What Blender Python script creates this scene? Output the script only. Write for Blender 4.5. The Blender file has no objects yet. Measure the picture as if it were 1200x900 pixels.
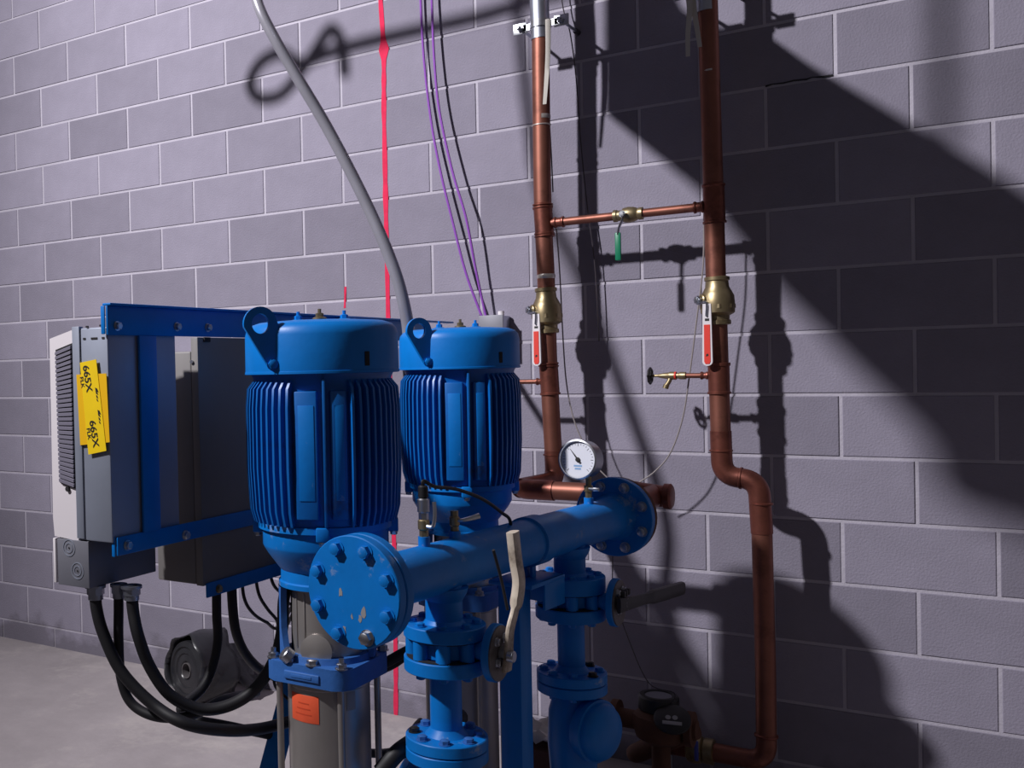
import bpy, bmesh, math, random
from mathutils import Vector, Matrix
random.seed(7)
PI = math.pi
SC = bpy.context.scene
COL = SC.collection

# ------------------------------------------------------------------ camera
RIGHT = Vector((0.81061392, 0.58512147, -0.02319371))
UP = Vector((0.01060862, 0.02492764, 0.99963297))
FWD = Vector((-0.58548487, 0.81056245, -0.01399936))
EYE = Vector((0.42383648, -3.77857166, 1.44320455))
FPX, CX, CY = 1212.76, 300.0, 450.0          # focal length and optical centre, 1200x900 frame
cd = bpy.data.cameras.new('camera')
cd.sensor_width = 36.0
cd.lens = 36.0 * FPX / 1200.0
cd.shift_x = (600.0 - CX) / 1200.0
cam = bpy.data.objects.new('camera', cd)
m = Matrix.Identity(4)
for i, v in enumerate((RIGHT, UP, -FWD)):
    for j in range(3):
        m[j][i] = v[j]
m.translation = EYE
cam.matrix_world = m
COL.objects.link(cam)
SC.camera = cam

# ------------------------------------------------------------------ world, lights, exposure
wd = bpy.data.worlds.new('room_air')
SC.world = wd
wd.use_nodes = True
wd.node_tree.nodes['Background'].inputs[0].default_value = (0.44, 0.41, 0.45, 1)
wd.node_tree.nodes['Background'].inputs[1].default_value = 0.15
LAMP = Vector((-3.70, -5.03, 5.46))
ld = bpy.data.lights.new('work_light', 'SPOT')
ld.energy = 2380
ld.color = (0.985, 0.965, 1.0)
ld.shadow_soft_size = 0.12
ld.spot_size = math.radians(72)
ld.spot_blend = 1.0
lo = bpy.data.objects.new('work_light', ld)
lo.location = LAMP
lo.rotation_euler = (Vector((-1.45, 0, 2.3)) - LAMP).to_track_quat('-Z', 'Y').to_euler()
COL.objects.link(lo)
SC.view_settings.view_transform = 'Standard'
SC.view_settings.look = 'None'
SC.view_settings.exposure = 0.0
SC.view_settings.gamma = 1.0


# ------------------------------------------------------------------ helpers
def ray(px, py):
    return RIGHT * ((px - CX) / FPX) + UP * ((CY - py) / FPX) + FWD


def W(px, py, axis, val):
    """point seen at photo pixel (px,py) that lies on the plane axis=val"""
    r = ray(px, py)
    return EYE + r * ((val - EYE[axis]) / r[axis])


def zat(X, Y, py):
    """height on the vertical line (X,Y) seen at photo row py"""
    k = (CY - py) / FPX
    d = Vector((X, Y, 0)) - EYE
    a = UP.dot(d) - k * FWD.dot(d)
    b = UP.z - k * FWD.z
    return -a / b


def V(*a):
    return Vector(a)


def lin(c):
    c = c / 255.0
    return c / 12.92 if c <= 0.04045 else ((c + 0.055) / 1.055) ** 2.4


def mat(name, rgb, rough=0.5, metal=0.0, noise=0.0, scale=20.0, bump=0.0, bscale=60.0, wear=None, wear_amt=0.5,
        wear_scale=9.0, spec=0.5, per_obj=0.0, linear=False):
    m = bpy.data.materials.new(name)
    m.use_nodes = True
    nt = m.node_tree
    N = nt.nodes
    Lk = nt.links
    b = N['Principled BSDF']
    col = tuple(rgb) if linear else tuple(lin(c) for c in rgb)
    b.inputs['Roughness'].default_value = rough
    b.inputs['Metallic'].default_value = metal
    b.inputs['Specular IOR Level'].default_value = spec
    tc = N.new('ShaderNodeTexCoord')
    cur = None
    rgbn = N.new('ShaderNodeRGB')
    rgbn.outputs[0].default_value = (*col, 1)
    cur = rgbn.outputs[0]
    if per_obj:
        oi = N.new('ShaderNodeObjectInfo')
        mr = N.new('ShaderNodeMapRange')
        mr.inputs['To Min'].default_value = 1 - per_obj
        mr.inputs['To Max'].default_value = 1 + per_obj
        Lk.new(oi.outputs['Random'], mr.inputs['Value'])
        mx = N.new('ShaderNodeVectorMath')
        mx.operation = 'SCALE'
        Lk.new(cur, mx.inputs[0])
        Lk.new(mr.outputs[0], mx.inputs['Scale'])
        cur = mx.outputs[0]
    if noise:
        nz = N.new('ShaderNodeTexNoise')
        nz.inputs['Scale'].default_value = scale
        nz.inputs['Detail'].default_value = 6
        nz.inputs['Roughness'].default_value = 0.65
        Lk.new(tc.outputs['Object'], nz.inputs['Vector'])
        mr = N.new('ShaderNodeMapRange')
        mr.inputs['From Min'].default_value = 0.25
        mr.inputs['From Max'].default_value = 0.75
        mr.inputs['To Min'].default_value = 1 - noise
        mr.inputs['To Max'].default_value = 1 + noise
        Lk.new(nz.outputs[0], mr.inputs['Value'])
        mx = N.new('ShaderNodeVectorMath')
        mx.operation = 'SCALE'
        Lk.new(cur, mx.inputs[0])
        Lk.new(mr.outputs[0], mx.inputs['Scale'])
        cur = mx.outputs[0]
    if wear:
        nz = N.new('ShaderNodeTexNoise')
        nz.inputs['Scale'].default_value = wear_scale
        nz.inputs['Detail'].default_value = 8
        nz.inputs['Roughness'].default_value = 0.7
        Lk.new(tc.outputs['Object'], nz.inputs['Vector'])
        rp = N.new('ShaderNodeMapRange')
        rp.inputs['From Min'].default_value = 0.62 - 0.2 * wear_amt
        rp.inputs['From Max'].default_value = 0.72
        Lk.new(nz.outputs[0], rp.inputs['Value'])
        mx = N.new('ShaderNodeMix')
        mx.data_type = 'RGBA'
        Lk.new(rp.outputs[0], mx.inputs[0])
        Lk.new(cur, mx.inputs[6])
        mx.inputs[7].default_value = (*[lin(c) for c in wear], 1)
        cur = mx.outputs[2]
    Lk.new(cur, b.inputs['Base Color'])
    if bump:
        nz = N.new('ShaderNodeTexNoise')
        nz.inputs['Scale'].default_value = bscale
        nz.inputs['Detail'].default_value = 5
        Lk.new(tc.outputs['Object'], nz.inputs['Vector'])
        bp = N.new('ShaderNodeBump')
        bp.inputs['Strength'].default_value = bump
        bp.inputs['Distance'].default_value = 0.004
        Lk.new(nz.outputs[0], bp.inputs['Height'])
        Lk.new(bp.outputs[0], b.inputs['Normal'])
    return m


def frame_to(axis, up=None):
    """rotation whose local z is `axis`"""
    z = Vector(axis).normalized()
    u = Vector(up) if up else (V(0, 0, 1) if abs(z.z) < 0.95 else V(1, 0, 0))
    x = u.cross(z).normalized()
    y = z.cross(x)
    r = Matrix.Identity(4)
    for i, v in enumerate((x, y, z)):
        for j in range(3):
            r[j][i] = v[j]
    return r


def smooth_path(pts, n=8):
    pts = [Vector(p) for p in pts]
    P = [pts[0] * 2 - pts[1]] + pts + [pts[-1] * 2 - pts[-2]]
    out = []
    for i in range(1, len(P) - 2):
        a, b, c, d = P[i - 1], P[i], P[i + 1], P[i + 2]
        for k in range(n):
            t = k / n
            out.append(0.5 * ((2 * b) + (c - a) * t + (2 * a - 5 * b + 4 * c - d) * t * t + (3 * b - a - 3 * c + d) * t ** 3))
    out.append(pts[-1])
    return out


def fillet(pts, r, n=8):
    """polyline with rounded corners"""
    pts = [Vector(p) for p in pts]
    out = [pts[0]]
    for i in range(1, len(pts) - 1):
        a, b, c = pts[i - 1], pts[i], pts[i + 1]
        u = (a - b).normalized()
        v = (c - b).normalized()
        ang = u.angle(v)
        if ang > 3.1:
            out.append(b)
            continue
        d = min(r / math.tan(ang / 2), (a - b).length * .49, (c - b).length * .49)
        s, e = b + u * d, b + v * d
        for k in range(n + 1):
            t = k / n
            out.append(s.lerp(b, t).lerp(b.lerp(e, t), t))
    out.append(pts[-1])
    return out


class MB:
    def __init__(self):
        self.v = []
        self.f = []

    def add(self, vs, fs, M=None):
        o = len(self.v)
        for p in vs:
            p = Vector(p)
            self.v.append(M @ p if M else p)
        for f in fs:
            self.f.append([i + o for i in f])
        return self

    def box(self, a, b, bev=0.0, M=None):
        bm = bmesh.new()
        bmesh.ops.create_cube(bm, size=1)
        a, b = Vector(a), Vector(b)
        for v in bm.verts:
            v.co = V(*[(a[i] + b[i]) / 2 + v.co[i] * (b[i] - a[i]) for i in range(3)])
        if bev:
            bmesh.ops.bevel(bm, geom=list(bm.edges), offset=bev, segments=2, profile=0.5, affect='EDGES')
        bm.verts.index_update()
        self.add([v.co.copy() for v in bm.verts], [[v.index for v in f.verts] for f in bm.faces], M)
        bm.free()
        return self

    def lathe(self, prof, seg=32, M=None, cap=True, a0=0.0, a1=2 * PI):
        full = abs(a1 - a0 - 2 * PI) < 1e-6
        n = seg if full else seg + 1
        vs, fs = [], []
        for r, z in prof:
            for k in range(n):
                a = a0 + (a1 - a0) * k / seg
                vs.append((r * math.cos(a), r * math.sin(a), z))
        for i in range(len(prof) - 1):
            for k in range(seg):
                k2 = (k + 1) % n
                fs.append((i * n + k, i * n + k2, (i + 1) * n + k2, (i + 1) * n + k))
        if cap and full:
            if prof[0][0] > 1e-5:
                fs.append(tuple(range(n))[::-1])
            if prof[-1][0] > 1e-5:
                fs.append(tuple((len(prof) - 1) * n + k for k in range(n)))
        return self.add(vs, fs, M)

    def cyl(self, a, b, r, seg=20, r2=None, bev=0.0):
        a, b = Vector(a), Vector(b)
        L = (b - a).length
        r2 = r if r2 is None else r2
        M = Matrix.Translation(a) @ frame_to(b - a)
        if bev:
            pr = [(r - bev, 0), (r, bev), (r2, L - bev), (r2 - bev, L)]
        else:
            pr = [(r, 0), (r2, L)]
        return self.lathe(pr, seg, M)

    def tube(self, pts, r, seg=10, caps=True, flat=None):
        pts = [Vector(p) for p in pts]
        n = len(pts)
        vs, fs = [], []
        prev = None
        for i, p in enumerate(pts):
            t = (pts[min(i + 1, n - 1)] - pts[max(i - 1, 0)]).normalized()
            if prev is None:
                u = V(0, 0, 1) if abs(t.z) < 0.9 else V(1, 0, 0)
                x = u.cross(t).normalized()
            else:
                x = (prev - t * prev.dot(t)).normalized()
            prev = x
            y = t.cross(x)
            rr = r(i / (n - 1)) if callable(r) else r
            for k in range(seg):
                a = 2 * PI * k / seg
                vs.append(p + x * (rr * math.cos(a)) + y * (rr * math.sin(a) * (flat or 1)))
        for i in range(n - 1):
            for k in range(seg):
                k2 = (k + 1) % seg
                fs.append((i * seg + k, i * seg + k2, (i + 1) * seg + k2, (i + 1) * seg + k))
        if caps:
            fs.append(tuple(range(seg))[::-1])
            fs.append(tuple((n - 1) * seg + k for k in range(seg)))
        return self.add(vs, fs)

    def prism(self, poly, z0, z1, M=None, holes=None):
        n = len(poly)
        vs = [(x, y, z0) for x, y in poly] + [(x, y, z1) for x, y in poly]
        fs = [tuple(range(n))[::-1], tuple(range(n, 2 * n))]
        for k in range(n):
            k2 = (k + 1) % n
            fs.append((k, k2, n + k2, n + k))
        return self.add(vs, fs, M)

    def hexbolt(self, p, axis, r=0.012, h=0.01, washer=True):
        M = Matrix.Translation(Vector(p)) @ frame_to(axis)
        if washer:
            self.lathe([(r * 1.25, 0), (r * 1.25, 0.002), (r * .9, 0.002)], 16, M)
        hx = [(r * math.cos(PI / 3 * k), r * math.sin(PI / 3 * k)) for k in range(6)]
        self.prism(hx, 0.001, h, M)
        self.lathe([(r * .86, h), (r * .7, h + 0.0012), (0.0001, h + 0.0014)], 12, M)
        return self

    def build(self, name, material, parent=None, origin=None, sharp=35, kind=None):
        """parent given: child, mesh relative to the parent's world location"""
        me = bpy.data.meshes.new(name)
        if parent is not None:
            base = parent['_w'] if '_w' in parent else (0, 0, 0)
            base = Vector(base)
            off = base
        else:
            if origin is None:
                lo_ = [min(v[i] for v in self.v) for i in range(3)]
                hi_ = [max(v[i] for v in self.v) for i in range(3)]
                origin = ((lo_[0] + hi_[0]) / 2, (lo_[1] + hi_[1]) / 2, lo_[2])
            off = Vector(origin)
        me.from_pydata([v - off for v in self.v], [], self.f)
        me.validate()
        bm = bmesh.new()
        bm.from_mesh(me)
        bmesh.ops.recalc_face_normals(bm, faces=bm.faces)
        bm.to_mesh(me)
        bm.free()
        for p in me.polygons:
            p.use_smooth = True
        me.set_sharp_from_angle(angle=math.radians(sharp))
        me.materials.append(material)
        o = bpy.data.objects.new(name, me)
        COL.objects.link(o)
        if parent is None:
            o.location = off
        else:
            o.parent = parent
        o['_w'] = tuple(off)
        if kind:
            o['kind'] = kind
        return o


def thing(name, loc, label, cat, group=None):
    o = bpy.data.objects.new(name, None)
    o.empty_display_size = 0.05
    COL.objects.link(o)
    o.location = loc
    o['_w'] = tuple(loc)
    return tag(o, label, cat, group)


def tag(o, label, cat, group=None, kind=None):
    o['label'] = label
    o['category'] = cat
    if group:
        o['group'] = group
    if kind:
        o['kind'] = kind
    return o


def copy_tree(o, parent=None):
    c = o.copy()
    COL.objects.link(c)
    if parent is not None:
        c.parent = parent
    for ch in list(o.children):
        copy_tree(ch, c)
    return c


def ring_profile(r, L, t=0.003):
    return [(r, 0), (r + t, 0.002), (r + t, L - 0.002), (r, L)]


# ------------------------------------------------------------------ materials
BLOCK = mat('concrete_block', (137, 132, 147), 0.92, noise=0.10, scale=5, bump=0.5, bscale=150, per_obj=0.16, spec=0.2)
MORTAR = mat('mortar', (180, 175, 187), 0.95, noise=0.12, scale=8, bump=0.4, bscale=120, spec=0.2)
FLOORM = mat('concrete_floor', (168, 160, 162), 0.9, noise=0.16, scale=2.5, bump=0.35, bscale=40, wear=(188, 180, 178), wear_amt=.5, wear_scale=3, spec=0.2)
BLUE = mat('blue_paint', (3, 116, 200), 0.42, noise=0.10, scale=9, bump=0.10, bscale=45, spec=0.35)
BLUEW = mat('blue_paint_worn', (3, 116, 200), 0.45, noise=0.12, scale=9, bump=0.12, spec=0.35, bscale=45, wear=(150, 165, 190), wear_amt=.12, wear_scale=14)
BLUEMOTOR = mat('blue_motor_paint', (4, 98, 178), 0.40, noise=0.15, scale=7, bump=0.12, bscale=50, wear=(62, 52, 66), wear_amt=.15, wear_scale=5)
BLUEDUST = mat('dusty_blue_casting', (46, 100, 172), 0.6, noise=0.15, scale=10, bump=0.3, bscale=60)
STEEL = mat('stainless_steel', (176, 170, 166), 0.42, 0.72, noise=0.10, scale=6)
ZINC = mat('zinc_steel', (188, 190, 196), 0.35, 1.0, noise=0.15, scale=25)
GALV = mat('galvanised_steel', (176, 180, 192), 0.42, 1.0, noise=0.12, scale=30)
COPPER = mat('copper_pipe', (140, 90, 76), 0.48, 0.75, noise=0.22, scale=7, wear=(96, 58, 50), wear_amt=.5, wear_scale=6)
COPPERD = mat('copper_fitting', (132, 78, 66), 0.42, 0.75, noise=0.28, scale=12, wear=(86, 50, 44), wear_amt=.6, wear_scale=9)
BRASS = mat('brass', (158, 142, 110), 0.42, 0.85, noise=0.2, scale=20, wear=(110, 90, 66), wear_amt=.4, wear_scale=18)
SOLDER = mat('solder_smear', (205, 196, 190), 0.4, 0.7)
BLACKRUB = mat('black_conduit_jacket', (30, 29, 33), 0.55, noise=0.2, scale=12)
BLACKPL = mat('black_plastic', (26, 25, 28), 0.5)
BLACKWRAP = mat('black_plastic_film', (40, 40, 44), 0.34, noise=0.3, scale=10, bump=0.9, bscale=9)
DRIVEMET = mat('drive_cast_grey', (150, 156, 172), 0.5, 0.35, noise=0.08, scale=6)
DRIVEWHITE = mat('drive_cover_white', (228, 221, 226), 0.5)
DRIVEGREY = mat('drive_box_grey', (122, 122, 132), 0.5, 0.2, noise=0.06, scale=8)
DRIVEOLIVE = mat('drive_cabinet_grey', (128, 124, 122), 0.5, 0.1, noise=0.06, scale=6)
VENT = mat('vent_grey', (120, 116, 132), 0.55)
DARKGAP = mat('dark_recess', (28, 27, 31), 0.8)
YELLOW = mat('yellow_tape', (246, 208, 20), 0.45, noise=0.05, scale=30)
INK = mat('black_ink', (24, 22, 20), 0.6)
ORANGE = mat('orange_sticker', (236, 94, 58), 0.5, noise=0.08, scale=40)
PALELAB = mat('pale_label', (150, 148, 150), 0.5)
REDPAINT = mat('red_marking_paint', (216, 32, 78), 0.85, noise=0.2, scale=30)
REDVINYL = mat('red_vinyl', (222, 60, 48), 0.45)
WHITEV = mat('white_vinyl', (222, 216, 220), 0.45)
GREENV = mat('green_vinyl', (12, 118, 84), 0.42)
DIAL = mat('dial_white', (222, 224, 234), 0.4)
DIALBLUE = mat('dial_blue_print', (130, 165, 205), 0.5)
GREYCABLE = mat('grey_cable_jacket', (158, 156, 166), 0.30, 0.3, noise=0.08, scale=10)
PURPLE = mat('purple_cable_jacket', (140, 78, 176), 0.5)
DARKCABLE = mat('dark_cable_jacket', (58, 52, 58), 0.5)
PALEWIRE = mat('pale_wire', (140, 132, 132), 0.6)
STRAP = mat('off_white_strap', (190, 184, 176), 0.7)
RUST = mat('rusty_iron', (92, 58, 42), 0.8, noise=0.35, scale=14, bump=0.3, bscale=60)
HANDLE = mat('worn_lever', (216, 202, 184), 0.5, 0.1, wear=(84, 62, 46), wear_amt=.75, wear_scale=11)
HANDLED = mat('dark_lever', (54, 52, 54), 0.5, 0.3, noise=0.2, scale=20)
NOTCH = mat('notch_plate_metal', (118, 112, 112), 0.55, 0.4, wear=(58, 44, 38), wear_amt=.8, wear_scale=14)
HANDWHEEL = mat('black_handwheel', (30, 26, 30), 0.5)


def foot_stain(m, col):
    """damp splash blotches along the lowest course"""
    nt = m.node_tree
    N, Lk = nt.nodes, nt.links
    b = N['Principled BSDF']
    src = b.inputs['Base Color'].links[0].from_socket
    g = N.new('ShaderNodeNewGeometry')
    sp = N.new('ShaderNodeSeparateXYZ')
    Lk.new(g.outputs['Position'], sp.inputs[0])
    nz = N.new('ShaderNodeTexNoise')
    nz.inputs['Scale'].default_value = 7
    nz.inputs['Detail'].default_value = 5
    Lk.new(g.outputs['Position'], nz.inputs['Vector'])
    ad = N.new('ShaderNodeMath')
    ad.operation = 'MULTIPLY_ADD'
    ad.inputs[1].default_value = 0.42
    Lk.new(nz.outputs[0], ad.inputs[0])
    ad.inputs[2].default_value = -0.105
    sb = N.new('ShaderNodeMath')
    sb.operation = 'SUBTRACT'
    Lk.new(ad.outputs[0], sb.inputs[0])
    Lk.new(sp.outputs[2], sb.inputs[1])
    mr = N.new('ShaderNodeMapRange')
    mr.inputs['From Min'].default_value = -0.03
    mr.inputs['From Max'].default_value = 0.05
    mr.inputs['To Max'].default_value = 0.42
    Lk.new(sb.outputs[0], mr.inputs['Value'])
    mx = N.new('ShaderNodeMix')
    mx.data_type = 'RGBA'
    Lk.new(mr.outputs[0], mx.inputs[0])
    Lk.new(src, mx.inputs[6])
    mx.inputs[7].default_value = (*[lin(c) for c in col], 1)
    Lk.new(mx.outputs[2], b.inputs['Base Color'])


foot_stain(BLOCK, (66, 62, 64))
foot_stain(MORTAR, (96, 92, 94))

# ------------------------------------------------------------------ setting: wall and floor
B = 0.4064
H = 0.2032
ZL0 = 1.32
mb = MB().box((-7.2, 0.0032, 0), (2.6, 0.2, 4.2))
wall = mb.build('wall_back', MORTAR)
wall['kind'] = 'structure'
gj = 0.0105

def block_mesh(L):
    bm = MB().box((-L / 2 + gj / 2, 0.0, -H / 2 + gj / 2), (L / 2 - gj / 2, 0.09, H / 2 - gj / 2))
    b2 = bmesh.new()
    vs = [b2.verts.new(v) for v in bm.v]
    for f in bm.f:
        b2.faces.new([vs[i] for i in f])
    b2.normal_update()
    ed = [e for e in b2.edges if all(v.co.y < 0.01 for v in e.verts)]
    bmesh.ops.bevel(b2, geom=ed, offset=0.002, segments=1, affect='EDGES')
    me = bpy.data.meshes.new('concrete_block')
    b2.to_mesh(me)
    b2.free()
    me.materials.append(BLOCK)
    return me

full = block_mesh(B)
half = block_mesh(B / 2)
rest = MB()
bx = MB()
wloc = Vector(wall['_w'])
for r in range(-7, 14):                       # course r lies between bed joints r and r+1
    zc = ZL0 + (r + 0.5) * H
    odd = r % 2 == 0                          # even courses have head joints at odd half modules
    for k in range(-19, 9):
        c = 2 * k + (1 if odd else 0)         # half-module index of the left head joint
        xl = c * H
        xc = xl + B / 2
        if xc < -7.1 or xc > 2.5:
            continue
        jit = random.uniform(-0.0008, 0.0008)
        if -5.0 < xc < 0.85 and r <= 8 and zc > 0:
            # the corner cells that never reach the frame stay in the joined field
            o = bpy.data.objects.new('concrete_block', full)
            COL.objects.link(o)
            o.parent = wall
            o.location = V(xc, jit, zc) - wloc
        else:
            z0 = max(zc - H / 2 + gj / 2, 0.0)
            rest.box((xc - B / 2 + gj / 2, jit, z0), (xc + B / 2 - gj / 2, 0.09, zc + H / 2 - gj / 2))
ro = rest.build('outer_blocks', BLOCK, wall, kind='stuff')

fl = MB().box((-7.2, -8.0, -0.12), (3.2, 0.2, 0.0))
floor = fl.build('floor', FLOORM)
floor['kind'] = 'structure'


def wallmark(name, poly, m):
    """thin film of paint on the wall face, poly in (x,z)"""
    M = Matrix(((1, 0, 0, 0), (0, 0, 1, 0), (0, 1, 0, 0), (0, 0, 0, 1)))
    return MB().prism(poly, -0.0016, -0.0004, M)


# red layout line sprayed on the wall
def paint_strip(pix, wfun):
    L_, R_ = [], []
    n = 0
    for i in range(len(pix) - 1):
        a, b = pix[i], pix[i + 1]
        for k in range(6):
            t = k / 6
            p = W(a[0] + (b[0] - a[0]) * t, a[1] + (b[1] - a[1]) * t, 1, 0)
            w = wfun(a[1] + (b[1] - a[1]) * t) * random.uniform(.85, 1.15)
            L_.append((p.x - w, p.z))
            R_.append((p.x + w, p.z))
    return L_ + R_[::-1]

wf = lambda y: 0.010 + 0.014 * math.exp(-((y - 58) / 8) ** 2) + 0.004 * math.exp(-((y - 232) / 10) ** 2)
o = MB().add([], []).prism(paint_strip([(441, -330), (446, -60), (446, 0), (450, 58), (450, 130), (452, 230), (455, 372), (458, 480), (462, 640), (464, 790), (464, 862)], wf), -0.0018, -0.0004,
              Matrix(((1, 0, 0, 0), (0, 0, 1, 0), (0, 1, 0, 0), (0, 0, 0, 1)))).build('paint_line', REDPAINT)
tag(o, 'long vertical red layout line sprayed down the block wall', 'paint line')
o = MB().prism(paint_strip([(405, 336), (404, 366)], lambda y: 0.0045), -0.0018, -0.0004,
               Matrix(((1, 0, 0, 0), (0, 0, 1, 0), (0, 1, 0, 0), (0, 0, 0, 1)))).build('paint_mark', REDPAINT)
tag(o, 'short red paint tick on the wall left of the long red line', 'paint mark')

ck = [(897, 101), (905, 98.5), (918, 97.5), (930, 94), (945, 93), (952, 90.5), (966, 90), (976, 88)]
up_ = [W(x, y - 1.0 + (i_ % 2) * .5, 1, 0) for i_, (x, y) in enumerate(ck)]
dn_ = [W(x, y + 1.0 - (i_ % 3) * .3, 1, 0) for i_, (x, y) in enumerate(ck)]
MB().prism([(p.x, p.z) for p in up_] + [(p.x, p.z) for p in dn_[::-1]], -0.0006, 0.004,
           Matrix(((1, 0, 0, 0), (0, 0, 1, 0), (0, 1, 0, 0), (0, 0, 0, 1)))).build('mortar_crack', DARKGAP, wall)

# ------------------------------------------------------------------ unseen blocker added above the view, outlined from the broad wall shadow
def toward(px, py, frac=None, z=None):
    """point on the straight line from the wall point at (px,py) to the work light"""
    w = W(px, py, 1, 0)
    if z is not None:
        frac = (z - w.z) / (LAMP.z - w.z)
    return w + (LAMP - w) * frac


dz = 2.70
plan = [toward(x, y, z=dz) for x, y in ((713, 136), (826, 231), (910, 337), (1003, 433), (1060, 490), (1083, 515), (1095, 570), (1130, 600), (1200, 625), (1330, 665), (1330, 325), (1163, 213), (1050, 147), (950, 88), (903, 55))]
blocker = thing('shadow_blocker', plan[0], 'unseen flat blocker added overhead to cast the broad wall shadow', 'shadow blocker')
MB().prism([(p.x, p.y) for p in plan], dz, dz + .03).build('blocker_plate', GALV, blocker)
fr_ = .125
side = [toward(x, y, fr_) for x, y in ((713, -90), (713, 136), (903, 57), (903, 36), (835, 34), (800, 10), (775, -40), (770, -90))]  # upright sheet added for the shadow's straight left edge
n = len(side)
MB().add(side + [p + V(0, .02, 0) for p in side], [tuple(range(n)), tuple(range(n, 2 * n))[::-1]] + [(k, (k + 1) % n, n + (k + 1) % n, n + k) for k in range(n)]).build('blocker_sheet', GALV, blocker)
for x in (1100, 1114):  # rods added out of view for the soft vertical shadow strip
    a_ = toward(x, 175, .30)
    MB().cyl(a_, V(a_.x, a_.y, 4.2), .008, 8).build('blocker_rod', GALV, blocker)
hk = [toward(x, y, .2) for x, y in ((740, -30), (640, -4), (560, 20), (480, 38), (420, 52), (385, 62), (352, 74), (330, 62), (305, 74), (293, 98), (303, 115), (328, 112), (350, 88), (372, 55), (388, 34), (400, 50), (404, 88))]  # path of an added out-of-view tube, bent to the curled wall shadow
o = MB().tube(smooth_path(hk, 6), .021, 10).build('shadow_tube', BLACKRUB)
tag(o, 'unseen looped tube added to cast the curled shadow high on the wall', 'hose')

# ------------------------------------------------------------------ booster pumps
PX, PY = -0.812, -1.815


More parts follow.
